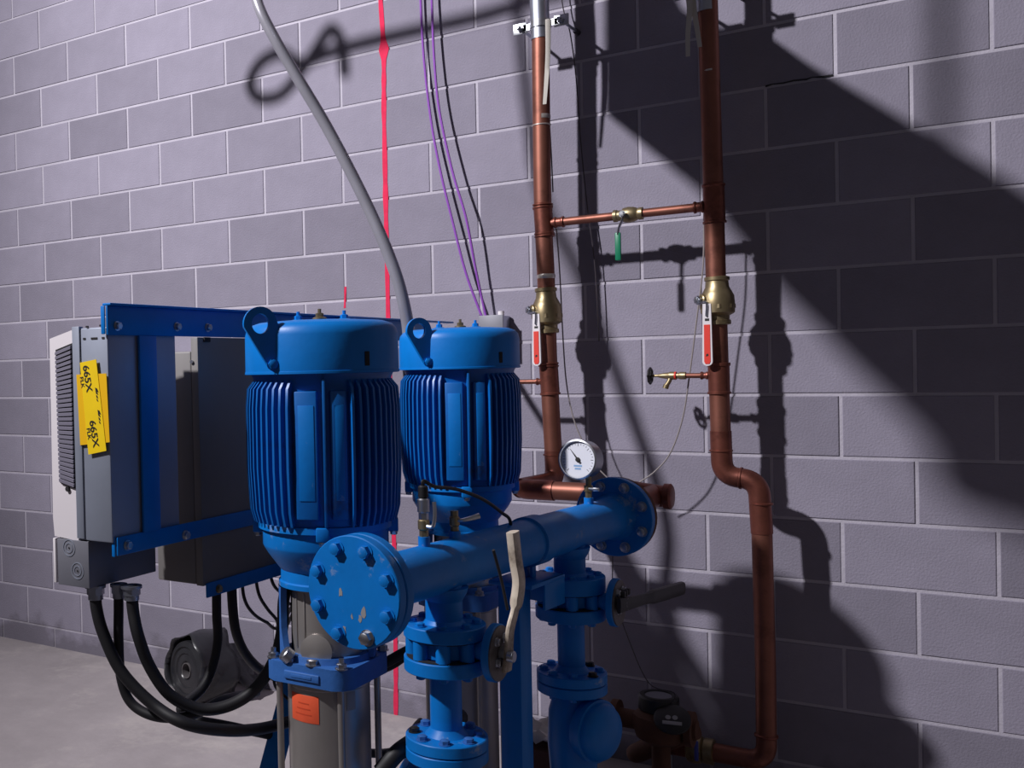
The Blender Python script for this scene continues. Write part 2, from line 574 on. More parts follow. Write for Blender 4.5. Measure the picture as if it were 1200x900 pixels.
def build_pump():
    root = thing('booster_pump', (PX, PY, 0), 'nearer blue vertical pump, with an orange sticker on its steel sleeve', 'pump',
                 'vertical booster pumps on the skid')
    T = Matrix.Translation((PX, PY, 0))
    # fan cover
    cap = MB().lathe([(0.150, 1.434), (0.1705, 1.434), (0.1710, 1.438), (0.1705, 1.515), (0.167, 1.529), (0.158, 1.539), (0.140, 1.545), (0.10, 1.548), (0.05, 1.550), (0.0001, 1.550)], 56, T)
    cap.lathe([(0.168, 1.431), (0.1722, 1.432), (0.1722, 1.437), (0.170, 1.438)], 56, T)
    cp = cap.build('fan_cover', BLUE, root)
    for a in (-60, 60, 180):
        p = V(PX, PY, 0) + V(math.cos(math.radians(a)) * .06, math.sin(math.radians(a)) * .06, 1.548)
        s = MB().lathe([(0.016, 0), (0.016, .004), (0.012, .006)], 16, Matrix.Translation(p))
        s.hexbolt(p + V(0, 0, .004), (0, 0, 1), .009, .010)
        s.cyl(p + V(0, 0, .012), p + V(0, 0, .024), .004, 8)
        s.build('cover_bolt', BLUE if a != -60 else BRASS, cp)
    # slot in the cover rim
    a = math.radians(-24)
    M = T @ Matrix.Rotation(a, 4, 'Z')
    MB().box((0.167, -0.006, 1.446), (0.1725, 0.006, 1.476), 0.001, M).build('rim_slot', DARKGAP, cp)
    # lifting lug: tapered plate with an eye, standing on the cover's side
    a = math.radians(-97)
    base = V(PX, PY, 1.446) + V(math.cos(a), math.sin(a), 0) * 0.168
    a = math.radians(-40)
    rad = V(math.cos(a), math.sin(a), 0)             # the plate stands out from the cover, its flat face turned to the right
    tan = V(-math.sin(a), math.cos(a), 0)
    n = 32
    R0, xc_, zc = 0.036, -0.026, 0.093
    outer, inner = [], []
    for k in range(n):
        t = -PI / 2 + 2 * PI * k / n
        inner.append((xc_ + .0185 * math.cos(t), zc + .021 * math.sin(t)))
        x, z = xc_ + R0 * math.cos(t), zc + R0 * math.sin(t)
        if math.sin(t) < -.35:
            f = (math.cos(t) + .94) / 1.88          # 0 left .. 1 right: sweep down to the foot
            x = -.008 + .020 * f
            z = 0.0
        elif math.cos(t) > .55 and math.sin(t) < .1:
            x = .012
        outer.append((x, z))
    lug = MB()
    vs = []
    for th in (0.0, 0.012):
        for ring in (outer, inner):
            for x, z in ring:
                vs.append(base + tan * x + V(0, 0, z) + rad * (th + 0.004 * z / .1))
    fs = []
    for k in range(n):
        k2 = (k + 1) % n
        fs += [(k, k2, n + k2, n + k), (2 * n + k, 2 * n + k2, 3 * n + k2, 3 * n + k), (k, k2, 2 * n + k2, 2 * n + k), (n + k, n + k2, 3 * n + k2, 3 * n + k)]
    lug.add(vs, fs)
    lg = lug.build('lifting_lug', BLUE, root)
    MB().hexbolt(base + V(0, 0, .008) + rad * .011, rad, .011, .008).build('lug_bolt', BLUE, lg)
    # motor body
    body = MB().lathe([(0.145, 1.105), (0.149, 1.12), (0.149, 1.40), (0.155, 1.425), (0.160, 1.434)], 64, T)
    bo = body.build('motor_body', BLUEMOTOR, root)
    # cooling fins: one mesh, many fins
    z0, z1 = 1.108, 1.418
    prof = [(0.140, z0 + .004), (0.160, z0), (0.168, z0 + .03), (0.1725, z0 + .12), (0.172, z1 - .06), (0.1685, z1 - .018), (0.154, z1), (0.140, z1)]
    th = 0.0028
    vs = [V(r, -th, z) for r, z in prof] + [V(r, th, z) for r, z in prof]
    n = len(prof)
    fs = [tuple(range(n)), tuple(range(n, 2 * n))[::-1]] + [(k, (k + 1) % n, n + (k + 1) % n, n + k) for k in range(n)]
    fin = MB().add([v + V(PX, PY, 0) for v in vs], fs).build('cooling_fin', BLUEMOTOR, bo)
    fa = [a for a in range(0, 360, 6)]
    skip = lambda a: any(abs((a - c + 180) % 360 - 180) < w for c, w in ((-61, 21), (119, 21)))
    first = True
    for a in fa:
        if skip(a):
            continue
        if first:
            f = fin
            first = False
        else:
            f = fin.copy()
            COL.objects.link(f)
        f.rotation_euler = (0, 0, math.radians(a))
    # flat pads with plates in the two gaps
    for c in (-61, 119):
        for da, w, col in ((-10, .040, BLUE), (15, .026, BLUE)):
            M = T @ Matrix.Rotation(math.radians(c + da), 4, 'Z')
            pd = MB().box((0.140, -w / 2 - .004, 1.125), (0.161, w / 2 + .004, 1.395), 0.003, M).build('motor_pad', BLUEMOTOR, bo)
            if c == -61:
                MB().box((0.1605, -w / 2 + .004, 1.165), (0.1625, w / 2 - .002, 1.365), 0.0005, M).build('cover_plate', BLUEW, bo)
        M = T @ Matrix.Rotation(math.radians(c + 4), 4, 'Z')
        MB().box((0.14, -.003, 1.11), (0.167, .003, 1.42), 0.001, M).build('body_rib', BLUEMOTOR, bo)
    # lower bell
    lan = MB().lathe([(0.150, 1.106), (0.150, 1.092), (0.141, 1.090), (0.141, 1.055), (0.139, 1.050), (0.130, 1.035), (0.108, 1.005), (0.102, 0.998)], 56, T)
    for a in (-150, -60, 30, 120):
        M = T @ Matrix.Rotation(math.radians(a), 4, 'Z')
        lan.box((0.13, -.014, 1.078), (0.162, .014, 1.108), 0.003, M)
    ln = lan.build('end_bell', BLUEDUST if False else BLUEW, root)
    for a in (-150, -60, 30):
        p = V(PX, PY, 1.078) + V(math.cos(math.radians(a)), math.sin(math.radians(a)), 0) * .152
        MB().hexbolt(p, (0, 0, -1), .008, .008).build('bell_bolt', ZINC, ln)
    MB().lathe([(0.102, 1.000), (0.103, 0.975), (0.107, 0.972), (0.107, 0.962), (0.098, 0.960), (0.05, 0.958)], 48, T).build('neck_ring', BLUEW, root)
    # motor stool: two curved legs
    for a in (-142, 38):
        st = MB()
        vs, fs = [], []
        rows = [(0.960, 14), (0.93, 12), (0.87, 12), (0.83, 20), (0.805, 30)]
        for z, half_a in rows:
            for r in (0.094, 0.108):
                for k in range(7):
                    aa = math.radians(a - half_a + 2 * half_a * k / 6)
                    vs.append(V(PX + r * math.cos(aa), PY + r * math.sin(aa), z))
        W7 = 7
        for i in range(len(rows) - 1):
            for s in (0, 1):
                for k in range(6):
                    q = i * 14 + s * 7 + k
                    fs.append((q, q + 1, q + 15, q + 14))
            q = i * 14
            fs += [(q, q + 7, q + 21, q + 14), (q + 6, q + 13, q + 27, q + 20)]
        st.add(vs, fs)
        st.build('motor_stool_leg', BLUEDUST, root)
    # stainless coupling guard and shaft coupling
    g = MB().lathe([(0.082, 0.957), (0.082, 0.815)], 40, T, cap=False, a0=math.radians(-130), a1=math.radians(30))
    g.lathe([(0.0815, 0.957), (0.0815, 0.815)], 40, T, cap=False, a0=math.radians(50), a1=math.radians(210))
    gd = g.build('coupling_guard', STEEL, root)
    for a in (-112, -95, -20):
        M = T @ Matrix.Rotation(math.radians(a), 4, 'Z')
        MB().box((0.0815, -.002, .83), (0.0845, .002, .95), .0008, M).build('guard_rib', STEEL, gd)
    cc = V(PX, PY, .83) + V(math.cos(math.radians(-75)), math.sin(math.radians(-75)), 0) * .083
    MB().lathe([(0.034, 0), (0.036, .004), (0.020, .008), (.0001, .009)], 28, Matrix.Translation(cc) @ frame_to((math.cos(math.radians(-75)), math.sin(math.radians(-75)), 0))).build('guard_disc', STEEL, gd)
    # pump head
    s = 0.108
    c = 0.034
    poly = [(-s, -s + c), (-s + c * .35, -s + c * .35), (-s + c, -s), (s - c, -s), (s - c * .35, -s + c * .35), (s, -s + c), (s, s - c), (s - c * .35, s - c * .35), (s - c, s), (-s + c, s), (-s + c * .35, s - c * .35), (-s, s - c)]
    hd = MB().prism(poly, 0.757, 0.802, T)
    hd.lathe([(0.100, .800), (0.096, .815), (.05, .816)], 40, T)
    hd.box((-.045, -s - .004, .768), (.045, -s + .006, .786), .002, T)
    ho = hd.build('pump_head', BLUEDUST, root, sharp=50)
    MB().box((-.026, -s - .0052, .774), (.026, -s - .003, .781), .0005, T).build('flow_arrow_boss', BLUEDUST, ho)
    for x, y, zn in ((-.088, -.088, 0), (.02, -.094, 1), (-.035, -.098, 2), (.088, -.088, 0), (.09, .088, 0)):
        p = V(PX + x, PY + y, .802)
        q = MB().hexbolt(p, (0, 0, 1), .0115 if zn != 1 else .014, .011)
        if zn == 0:
            q.cyl(p + V(0, 0, .01), p + V(0, 0, .022), .006, 10)
        if zn == 2:
            q = MB().cyl(p, p + V(0, 0, .008), .008, 12).cyl(p + V(0, 0, .008), p + V(-.012, -.010, .022), .017, 18, bev=.002)
        q.build('head_bolt' if zn != 2 else 'vent_plug', ZINC, ho)
    # sleeve, tie rods
    MB().lathe([(0.095, 0.762), (0.0955, 0.745), (0.092, 0.742), (0.092, 0.215), (0.0955, 0.212), (0.0955, .20)], 56, T).build('steel_sleeve', STEEL, root)
    for a in (-45, -135, 45, 135):
        p = V(PX + .112 * math.cos(math.radians(a)), PY + .112 * math.sin(math.radians(a)), 0)
        MB().cyl(p + V(0, 0, .18), p + V(0, 0, .765), .0075, 12).build('tie_rod', STEEL, root)
    # base casting
    bs = MB().prism(poly, 0.13, 0.205, T).lathe([(0.10, .09), (.105, .13)], 40, T)
    bs.box((-.15, -.15, .0825), (.15, .15, .105), .004, T)
    bs.cyl((PX - .19, PY, .185), (PX + .19, PY, .185), .052, 28)
    bs.cyl((PX + .17, PY, .185), (PX + .195, PY, .185), .085, 32, bev=.003)
    bs.cyl((PX - .195, PY, .185), (PX - .17, PY, .185), .085, 32, bev=.003)
    bs.build('pump_base', BLUE, root)
    return root


pump1 = build_pump()
pump2 = copy_tree(pump1)
pump2.location = (-0.850, -1.012, 0)
pump2['label'] = 'farther blue vertical pump behind the first, a grey junction box at its back'
# only the nearer pump wears stickers (curved labels on its sleeve)
T = Matrix.Translation((PX, PY, 0))
d2r = math.radians
st = MB().lathe([(0.0926, 0.672), (0.0932, 0.674), (0.0932, 0.730), (0.0926, 0.732)], 16, T, False, d2r(-119), d2r(-72)).build('orange_sticker', ORANGE, pump1)
st['label'] = 'orange paper sticker on the steel sleeve'
for k in range(3):
    MB().lathe([(0.0934, 0.688 + .012 * k), (0.0935, 0.691 + .012 * k)], 12, T, False, d2r(-110 + 3 * k), d2r(-82 - 2 * k)).build('print_line', mat('orange_print_%d' % k, (204, 74, 44), .5), st)
MB().lathe([(0.0926, 0.700), (0.0931, 0.702), (0.0931, 0.738), (0.0926, 0.740)], 8, T, False, d2r(-34), d2r(-20)).build('pale_label', PALELAB, pump1)

# the nearer pump is enlarged from the eye to place its shadow on the header
S1 = 1.06
P1 = EYE + (V(PX, PY, 0) - EYE) * S1
pump1.scale = (S1, S1, S1)
pump1.location = P1

# ------------------------------------------------------------------ skid base (stands on the floor below the frame of the picture)
sk = thing('skid_base', (-0.83, -1.4, 0), 'low blue steel skid under the two pumps, set on the concrete floor', 'skid')
for x in (-1.12, -.36):
    MB().box((x - .04, -2.1, 0), (x + .04, -.62, .03), .003).build('skid_rail', BLUE, sk)
MB().box((-1.02, -1.182, .03), (-.42, -.842, .082), .003).build('pump_plate', BLUE, sk)

# ------------------------------------------------------------------ discharge manifold
NEAR = V(-0.638, -1.996, 0.992)
FAR = V(-0.496, -0.726, 0.992)
AX = (FAR - NEAR).normalized()
SIDE = V(AX.y, -AX.x, 0)
MR = 0.057


def onman(px, py):
    """point on the vertical plane through the manifold axis"""
    r = ray(px, py)
    t = (NEAR - EYE).dot(SIDE) / r.dot(SIDE)
    return EYE + r * t


R1 = onman(521, 745)
R2 = onman(668, 690)
man = thing('discharge_manifold', (NEAR.x, NEAR.y, NEAR.z - .115), 'long blue header pipe with flanged ends running towards the block wall', 'pipe manifold')
MB().cyl(NEAR + AX * .02, FAR - AX * .01, MR, 48).build('header_pipe', BLUEW, man)
cpos = onman(622, 615)
tcol = (cpos - NEAR).dot(AX)
co = MB().lathe([(MR, 0), (MR + .006, .003), (MR + .006, .060), (MR, .063)], 48, Matrix.Translation(NEAR + AX * (tcol - .03)) @ frame_to(AX))
co.build('collar', BLUEW, man)


def flange(center, axis, R, th, hub_r, hub_l, boltr, nb, bolt_r, phase, m, parent, name, mats=None, bolth=.010, bolt_axis=None, nuts=None):
    """disc starting at `center`, extending along axis by th, then a hub"""
    M = Matrix.Translation(center) @ frame_to(axis)
    pr = [(0.0005, 0), (R - .002, 0), (R, .002), (R, th - .002), (R - .002, th)]
    if hub_l:
        pr += [(hub_r + .012, th), (hub_r + .004, th + hub_l * .6), (hub_r, th + hub_l)]
    else:
        pr += [(0.0005, th)]
    fo = MB().lathe(pr, 48, M).build(name, m, parent)
    ba = Vector(bolt_axis if bolt_axis else -Vector(axis))
    for k in range(nb):
        a = phase + 2 * PI * k / nb
        p = M @ V(boltr * math.cos(a), boltr * math.sin(a), 0 if ba.dot(Vector(axis)) < 0 else th)
        mm = mats(k) if mats else m
        MB().hexbolt(p, ba, bolt_r, bolth).build('hex_bolt', mm, fo)
    return fo


# near end: blind flange bolted to a slip-on flange
Mn = frame_to(AX)
SILVER = max(range(8), key=lambda k: (Mn @ V(math.cos(PI / 8 + k * PI / 4), math.sin(PI / 8 + k * PI / 4), 0)).dot(SIDE * .38 - V(0, 0, .92)))
bf = flange(NEAR, AX, .1145, .024, 0, 0, .0925, 8, .0135, PI / 8, BLUEW, man, 'blind_flange', mats=lambda k: ZINC if k == SILVER else BLUEW, bolth=.013)
# chipped paint flecks on the blind flange face
Mf = Matrix.Translation(NEAR) @ frame_to(AX)
for cx_, cz_, s in ((-.030, -.002, .009), (.028, -.034, .011), (.018, -.050, .007), (-.002, -.048, .005), (-.022, -.078, .008)):
    pts = []
    for k in range(9):
        a = 2 * PI * k / 9
        rr = s * random.uniform(.45, 1.1)
        pts.append((cx_ + rr * .7 * math.cos(a), cz_ + rr * 1.3 * math.sin(a)))
    # SIDE points to the right of the axis as seen from the near end
    vs = [NEAR + SIDE * x + V(0, 0, z) - AX * .0006 for x, z in pts] + [NEAR + SIDE * x + V(0, 0, z) + AX * .0004 for x, z in pts]
    MB().add(vs, [tuple(range(9)), tuple(range(9, 18))[::-1]] + [(k, (k + 1) % 9, 9 + (k + 1) % 9, 9 + k) for k in range(9)]).build('paint_chip', PALELAB, bf)
flange(NEAR + AX * .027, AX, .1145, .024, MR, .035, .0925, 8, .0125, PI / 8, BLUEW, man, 'slip_on_flange', bolth=.014, bolt_axis=AX)
gk = MB().cyl(NEAR + AX * .0238, NEAR + AX * .0272, .106, 40).build('gasket', DARKGAP, man)
# far end flange, bolt heads face the camera
flange(FAR, -AX, .1145, .024, MR, .03, .0925, 8, .0125, PI / 8, BLUEW, man, 'end_flange', bolth=.012, bolt_axis=-AX, mats=lambda k: ZINC if k % 2 else GALV)
# tees down to the two risers
ZF = {}
for i, (RR, top, bot) in enumerate(((R1, 0, 0), (R2, 0, 0))):
    t = (RR - NEAR).dot(AX)
    base = NEAR + AX * t
    base.z = 0
    ZF[i] = base
RF = 0.0915
RP = 0.0355
dirc = lambda b: (V(EYE.x, EYE.y, 0) - V(b.x, b.y, 0)).normalized()


def rimz(b, py, R=RF):
    q = b + dirc(b) * R
    return zat(q.x, q.y, py)


LEV = []
for i, ys in enumerate(((741, 757, 781, 798, 877), (681, 700, 718, 733, 797))):
    LEV.append([rimz(ZF[i], y) for y in ys])
print('riser levels', [[round(z, 3) for z in l] for l in LEV], [tuple(round(c, 3) for c in ZF[i]) for i in ZF])
wline = {0: 'nearer the blind flange', 1: 'nearer the block wall'}
for i in (0, 1):
    b = ZF[i]
    z1, z2, z3, z4, z5 = LEV[i]
    up = V(0, 0, 1)
    q = lambda z: V(b.x, b.y, z)
    # branch welded to the manifold, ending in the top flange
    MB().cyl(q(z1 + .004), q(NEAR.z - .02), RP + .006, 36).build('branch_pipe', BLUEW, man)
    MB().lathe([(MR * .96, 0), (RP + .016, -.012), (RP + .006, -.03)], 36, Matrix.Translation(q(NEAR.z - .045))).build('branch_weld', BLUEW, man)
    fo = flange(q(z2), up, RF, z1 - z2, RP, .018, .0715, 8, .0105, PI / 8, BLUEW, man, 'branch_flange', bolth=.008, bolt_axis=up)
    # butterfly valve body between the flanges
    v = thing('butterfly_valve', q(z3), ['blue butterfly valve with an upright worn lever, ', 'blue butterfly valve with a dark lever pointing right, '][i] + wline[i], 'valve',
              'butterfly valves on the pump risers')
    hb = MB().lathe([(RP + .018, z3), (RP + .028, z3 + .004), (RP + .028, z2 - .004), (RP + .018, z2)], 40, Matrix.Translation((b.x, b.y, 0)))
    vb = hb.build('valve_body', BLUE, v)
    for k in range(8):
        a = PI / 8 + k * PI / 4
        p = q(z3) + V(.0715 * math.cos(a), .0715 * math.sin(a), 0)
        MB().cyl(p + V(0, 0, .002), p + V(0, 0, z2 - z3 - .002), .0165, 14).build('lug', BLUE, vb)
    MB().lathe([(.07, z2 - .003), (RF - .006, z2 - .003), (RF - .006, z2), (.07, z2)], 40, Matrix.Translation((b.x, b.y, 0)), cap=False).build('seat_gasket', DARKGAP, v)
    MB().lathe([(.07, z3), (RF - .006, z3), (RF - .006, z3 + .003), (.07, z3 + .003)], 40, Matrix.Translation((b.x, b.y, 0)), cap=False).build('seat_gasket', DARKGAP, v)
    # stem neck along +X to the notch plate
    zm = (z2 + z3) / 2
    sx = V(1, 0, 0)
    hub = V(b.x, b.y, zm)
    MB().cyl(hub + sx * .05, hub + sx * .112, .022, 24).build('valve_neck', BLUE, v)
    pl0 = hub + sx * .112
    pr = [(.0005, 0), (.061, 0), (.063, .002), (.063, .015), (.061, .017), (.0005, .017)]
    pln = MB().lathe(pr, 40, Matrix.Translation(pl0) @ frame_to(sx))
    fl_ = pln.build('top_flange_disc', BLUE, v)
    npl = MB().lathe([(.0005, 0), (.060, 0), (.060, .003), (.0005, .003)], 40, Matrix.Translation(pl0 + sx * .0172) @ frame_to(sx)).build('notch_plate', NOTCH, v)
    pv = pl0 + sx * .021
    MB().cyl(pv, pv + sx * .022, .016, 18).build('stem', ZINC, v)
    for dy, dz in ((-.024, .03), (-.02, -.016), (.02, .03)):
        MB().hexbolt(pv + V(-.001, dy, dz), sx, .009, .009).build('plate_bolt', ZINC, v)
    if i == 0:
        pts = [pv + V(.014, -.004, -.035), pv + V(.018, -.002, 0), pv + V(.020, .004, .05), pv + V(.026, .020, .095), pv + V(.030, .034, .15), pv + V(.024, .034, .20), pv + V(.020, .030, .262)]
        lm = HANDLE
        tw = V(0, 1, 0)
    else:
        e = W(788, 688, 0, pv.x + .03)
        dv = e - pv
        pts = [pv - dv * .12 + V(.014, 0, 0), pv + V(.018, 0, 0), pv + dv * .3 + V(.022, 0, 0), pv + dv * .65 + V(.026, 0, 0), pv + dv + V(.026, 0, 0)]
        lm = HANDLED
    sp = smooth_path(pts, 6)
    n = len(sp)
    lev = MB()
    vs, fs = [], []
    for j, p in enumerate(sp):
        t = (sp[min(j + 1, n - 1)] - sp[max(j - 1, 0)]).normalized()
        xx = sx - t * sx.dot(t)
        xx.normalize()
        yy = t.cross(xx)
        f_ = j / (n - 1)
        wd_ = (.021 - .006 * min(1, f_ * 2.2)) + (.004 if f_ > .55 else 0)
        tk = .006 + (.005 if f_ > .5 else 0)
        for k in range(12):
            a = 2 * PI * k / 12
            ca, sa = math.cos(a), math.sin(a)
            sg = lambda c_: math.copysign(abs(c_) ** .6, c_)
            vs.append(p + yy * (wd_ * sg(ca)) + xx * (tk * sg(sa)))
    for j in range(n - 1):
        for k in range(12):
            fs.append((j * 12 + k, j * 12 + (k + 1) % 12, (j + 1) * 12 + (k + 1) % 12, (j + 1) * 12 + k))
    fs += [tuple(range(12))[::-1], tuple((n - 1) * 12 + k for k in range(12))]
    lv = lev.add(vs, fs).build('lever', lm, v)
    if i == 0:
        MB().tube(smooth_path([pv + V(.022, -.012, .10), pv + V(.016, -.030, .17), pv + V(.012, -.058, .235)], 6), .0035, 8).build('latch_trigger', HANDLED, v)
        MB().cyl(pv + V(.02, -.012, 0), pv + V(.036, -.012, 0), .013, 14, bev=.002).build('stem_nut', ZINC, v)
    else:
        for dy in (-.02, 0, .02):
            MB().box(pv + V(0, dy - .006, .02), pv + V(.02, dy + .006, .036), .002).build('latch_tooth', HANDLED, v)
    # spool between the valve and the check valve
    s = thing('flanged_spool', q(z5 - .026), ['blue flanged pipe spool below the near butterfly valve', 'blue flanged pipe spool below the far butterfly valve'][i], 'pipe spool', 'flanged spools on the pump risers')
    MB().cyl(q(z5), q(z4), RP, 36).build('spool_pipe', BLUEW, s)
    flange(q(z3), -up, RF, z3 - z4, RP, .012, .0715, 8, .0105, PI / 8, BLUEW, s, 'upper_flange', bolth=.010, bolt_axis=-up)
    flange(q(z5 - .026), up, RF, .026, RP, .016, .0715, 8, .0112, PI / 8, BLUEW, s, 'lower_flange', bolth=.010, bolt_axis=up, mats=(lambda k: BLACKPL if (k == 6) else BLUEDUST) if i == 0 else (lambda k: BLACKPL if k in (1, 3) else BLUEW))
    # check valve: bulbous body with a round domed cover turned to the camera side
    c = thing('check_valve', q(.19), ['blue check valve below the near riser spool', 'blue check valve with a round domed cover, at the foot of the far riser'][i], 'valve', 'check valves on the pump risers')
    zt = z5 - .028
    flange(q(zt), -up, RF, .026, RP + .008, .02, .0715, 8, .0105, PI / 8, BLUE, c, 'top_flange', bolth=.010, bolt_axis=-up)
    zb = .25
    body = MB().lathe([(RP + .014, zt - .03), (RP + .018, zt - .05), (.062, zt - .08), (.066, (zt + zb) / 2), (.058, zb + .05), (RP + .008, zb)], 36, Matrix.Translation((b.x, b.y, 0)))
    body.build('check_body', BLUE, c)
    cd_ = V(.93, -.36, 0).normalized()
    cz = q(zt - .115)
    M = Matrix.Translation(cz + cd_ * .04) @ frame_to(cd_)
    MB().lathe([(.060, 0), (.076, .012), (.076, .055), (.070, .066), (.055, .074), (.02, .08), (.0005, .08)], 36, M).build('domed_cover', BLUE, c)
    MB().lathe([(.074, .03), (.083, .032), (.083, .046), (.074, .048)], 36, M, cap=False).build('cover_rim', BLUE, c)
    # elbow to the pump base
    pt = fillet([q(zb + .01), q(.185), V(P1.x + .21 if i == 0 else -.85 + .2, P1.y if i == 0 else -1.012, .185 if i else .185 * S1 + P1.z)], .06, 8)
    MB().tube(pt, RP, 24).build('foot_elbow', BLUE, c)

# ------------------------------------------------------------------ post that carries the manifold
pb = W(604, 760, 0, -0.585)
pt_ = thing('support_post', (pb.x, pb.y, 0), 'square blue steel post carrying the header pipe between the two risers', 'post')
hw = 0.030
ztop = NEAR.z - MR - .012
rotM = Matrix.Translation((pb.x, pb.y, 0)) @ Matrix.Rotation(d2r(-6.4), 4, 'Z')
MB().box((-hw, -hw, 0.012), (hw, hw, ztop - .035), .004, rotM).build('post_tube', BLUE, pt_)
MB().box((-.07, -.07, 0), (.07, .07, .012), .002, rotM).build('foot_plate', BLUE, pt_)
MB().box((-.045, -.05, ztop - .035), (.075, .13, ztop - .024), .002, rotM).build('saddle_plate', BLUE, pt_)
MB().box((.066, .02, ztop - .10), (.074, .13, ztop - .024), .002, rotM).box((-.03, .112, ztop - .10), (.07, .122, ztop - .03), .002, rotM).build('angle_bracket', BLUE, pt_)
MB().box((-.02, .03, ztop - .024), (.02, .05, ztop + .010), .002, rotM).box((.028, .03, ztop - .024), (.036, .05, ztop + .05), .002, rotM).build('saddle_tab', BLUE, pt_)

# ------------------------------------------------------------------ gauge, transmitter, small valves on the manifold
def top_of(px, py):
    t = (onman(px, py) - NEAR).dot(AX)
    return NEAR + AX * t + V(0, 0, MR)

g0 = top_of(690, 592)
gz = top_of(690, 592)
gau = thing('pressure_gauge', g0, 'round silver pressure gauge with a white dial on the far end of the blue header', 'gauge')
stem = MB().cyl(g0 + V(0, 0, -.004), g0 + V(0, 0, .016), .013, 16)
stem.build('weld_boss', BLUEW, gau)
MB().cyl(g0 + V(0, 0, .014), g0 + V(0, 0, .035), .009, 6).cyl(g0 + V(0, 0, .033), g0 + V(0, 0, .05), .012, 6).cyl(g0 + V(0, 0, .048), g0 + V(0, 0, .075), .008, 12).build('gauge_cock', BRASS, gau)
MB().cyl(g0 + V(0, -.004, .042), g0 + V(.02, -.012, .042), .005, 10).box(g0 + V(.016, -.016, .036), g0 + V(.034, -.009, .046), .002).build('cock_lever', ZINC, gau)
gdir = V(-.12, -1, 0.06).normalized()
gc = g0 + V(-.018, 0, .122)
MB().box(g0 + V(-.009, -.009, .07), g0 + V(.006, .009, .085), .002).build('gauge_socket', BRASS, gau)
M = Matrix.Translation(gc - gdir * .03) @ frame_to(gdir)
GR = .056
MB().lathe([(.0005, 0), (GR - .010, 0), (GR - .003, .006), (GR - .003, .046), (GR, .048), (GR, .058), (GR - .004, .060), (GR - .006, .056)], 48, M, cap=False).build('gauge_case', ZINC, gau)
dial = MB().lathe([(.0005, .052), (GR - .005, .052), (GR - .005, .050), (.0005, .050)], 48, M).build('dial', DIAL, gau)
nd = MB()
tk = MB()
for k in range(25):
    a = d2r(225 - k * 270 / 24)
    L0, L1 = (GR * .66, GR * .80) if k % 4 == 0 else (GR * .73, GR * .80)
    ca, sa = math.cos(a), math.sin(a)
    w = .0006
    tk.add([(L0 * ca - w * sa, L0 * sa + w * ca, .0524), (L1 * ca - w * sa, L1 * sa + w * ca, .0524), (L1 * ca + w * sa, L1 * sa - w * ca, .0524), (L0 * ca + w * sa, L0 * sa - w * ca, .0524)], [(0, 1, 2, 3)], M)
tk.build('dial_marks', INK, dial)
a = d2r(128)
ca, sa = math.cos(a), math.sin(a)
tp = [(-.012 * ca - .003 * sa, -.012 * sa + .003 * ca), (-.012 * ca + .003 * sa, -.012 * sa - .003 * ca), (GR * .72 * ca, GR * .72 * sa)]
MB().prism(tp, .0535, .0545, M).lathe([(.0065, .0528), (.0065, .0555), (.0005, .056)], 16, M).build('needle', INK, dial)
lab = MB()
for k, w in ((0, .012), (1, .009)):
    lab.add([(-w, -.020 - .008 * k, .0523), (w, -.020 - .008 * k, .0523), (w, -.015 - .008 * k, .0523), (-w, -.015 - .008 * k, .0523)], [(0, 1, 2, 3)], M)
lab.build('dial_print', DIALBLUE, dial)

t0 = top_of(497, 634)
tr = thing('pressure_transmitter', t0, 'slim brass pressure sensor with a black plug near the blind flange', 'sensor')
MB().cyl(t0 + V(0, 0, -.004), t0 + V(0, 0, .020), .013, 16).build('weld_boss', BLUEW, tr)
MB().cyl(t0 + V(0, 0, .018), t0 + V(0, 0, .034), .010, 6).cyl(t0 + V(0, 0, .034), t0 + V(0, 0, .058), .013, 16, bev=.003).build('cock_body', BRASS, tr)
MB().tube(smooth_path([t0 + V(.012, -.008, .044), t0 + V(.026, -.008, .046), t0 + V(.030, -.006, .070), t0 + V(.028, -.004, .098)], 5), .0045, 8).build('cock_lever', ZINC, tr)
MB().cyl(t0 + V(0, 0, .058), t0 + V(0, 0, .072), .011, 6).cyl(t0 + V(0, 0, .072), t0 + V(0, 0, .104), .0135, 20, bev=.003).build('sensor_body', ZINC, tr)
MB().cyl(t0 + V(0, 0, .104), t0 + V(0, 0, .132), .011, 16, bev=.003).build('plug', BLACKPL, tr)
cb = [t0 + V(0, 0, .128), t0 + V(.002, .0, .142)] + [onman(*p) for p in ((505, 570), (530, 573), (560, 584), (583, 600), (594, 613))]
cb[2:] = [p + SIDE * .01 for p in cb[2:]]
cb.append(cb[-1] + V(-.03, .05, -.10))
MB().tube(smooth_path(cb, 6), .0042, 8).build('sensor_lead', BLACKPL, tr)

t1 = top_of(533, 627)
bv = thing('sample_valve', t1, 'small brass ball valve with a lever, beside the pressure sensor on the blue header', 'valve')
MB().cyl(t1 + V(0, 0, -.004), t1 + V(0, 0, .016), .013, 16).build('weld_boss', BLUEW, bv)
MB().cyl(t1 + V(0, 0, .014), t1 + V(0, 0, .028), .0095, 6).cyl(t1 + V(0, 0, .026), t1 + V(0, 0, .050), .0115, 16, bev=.003).cyl(t1 + V(0, 0, .048), t1 + V(0, 0, .062), .009, 6).build('valve_body', BRASS, bv)
MB().tube(smooth_path([t1 + V(.01, -.002, .040), t1 + V(.022, .0, .042), t1 + V(.035, .012, .045), t1 + V(.050, .025, .050)], 5), lambda t: .0035 + .0035 * t, 8).build('lever', ZINC, bv)

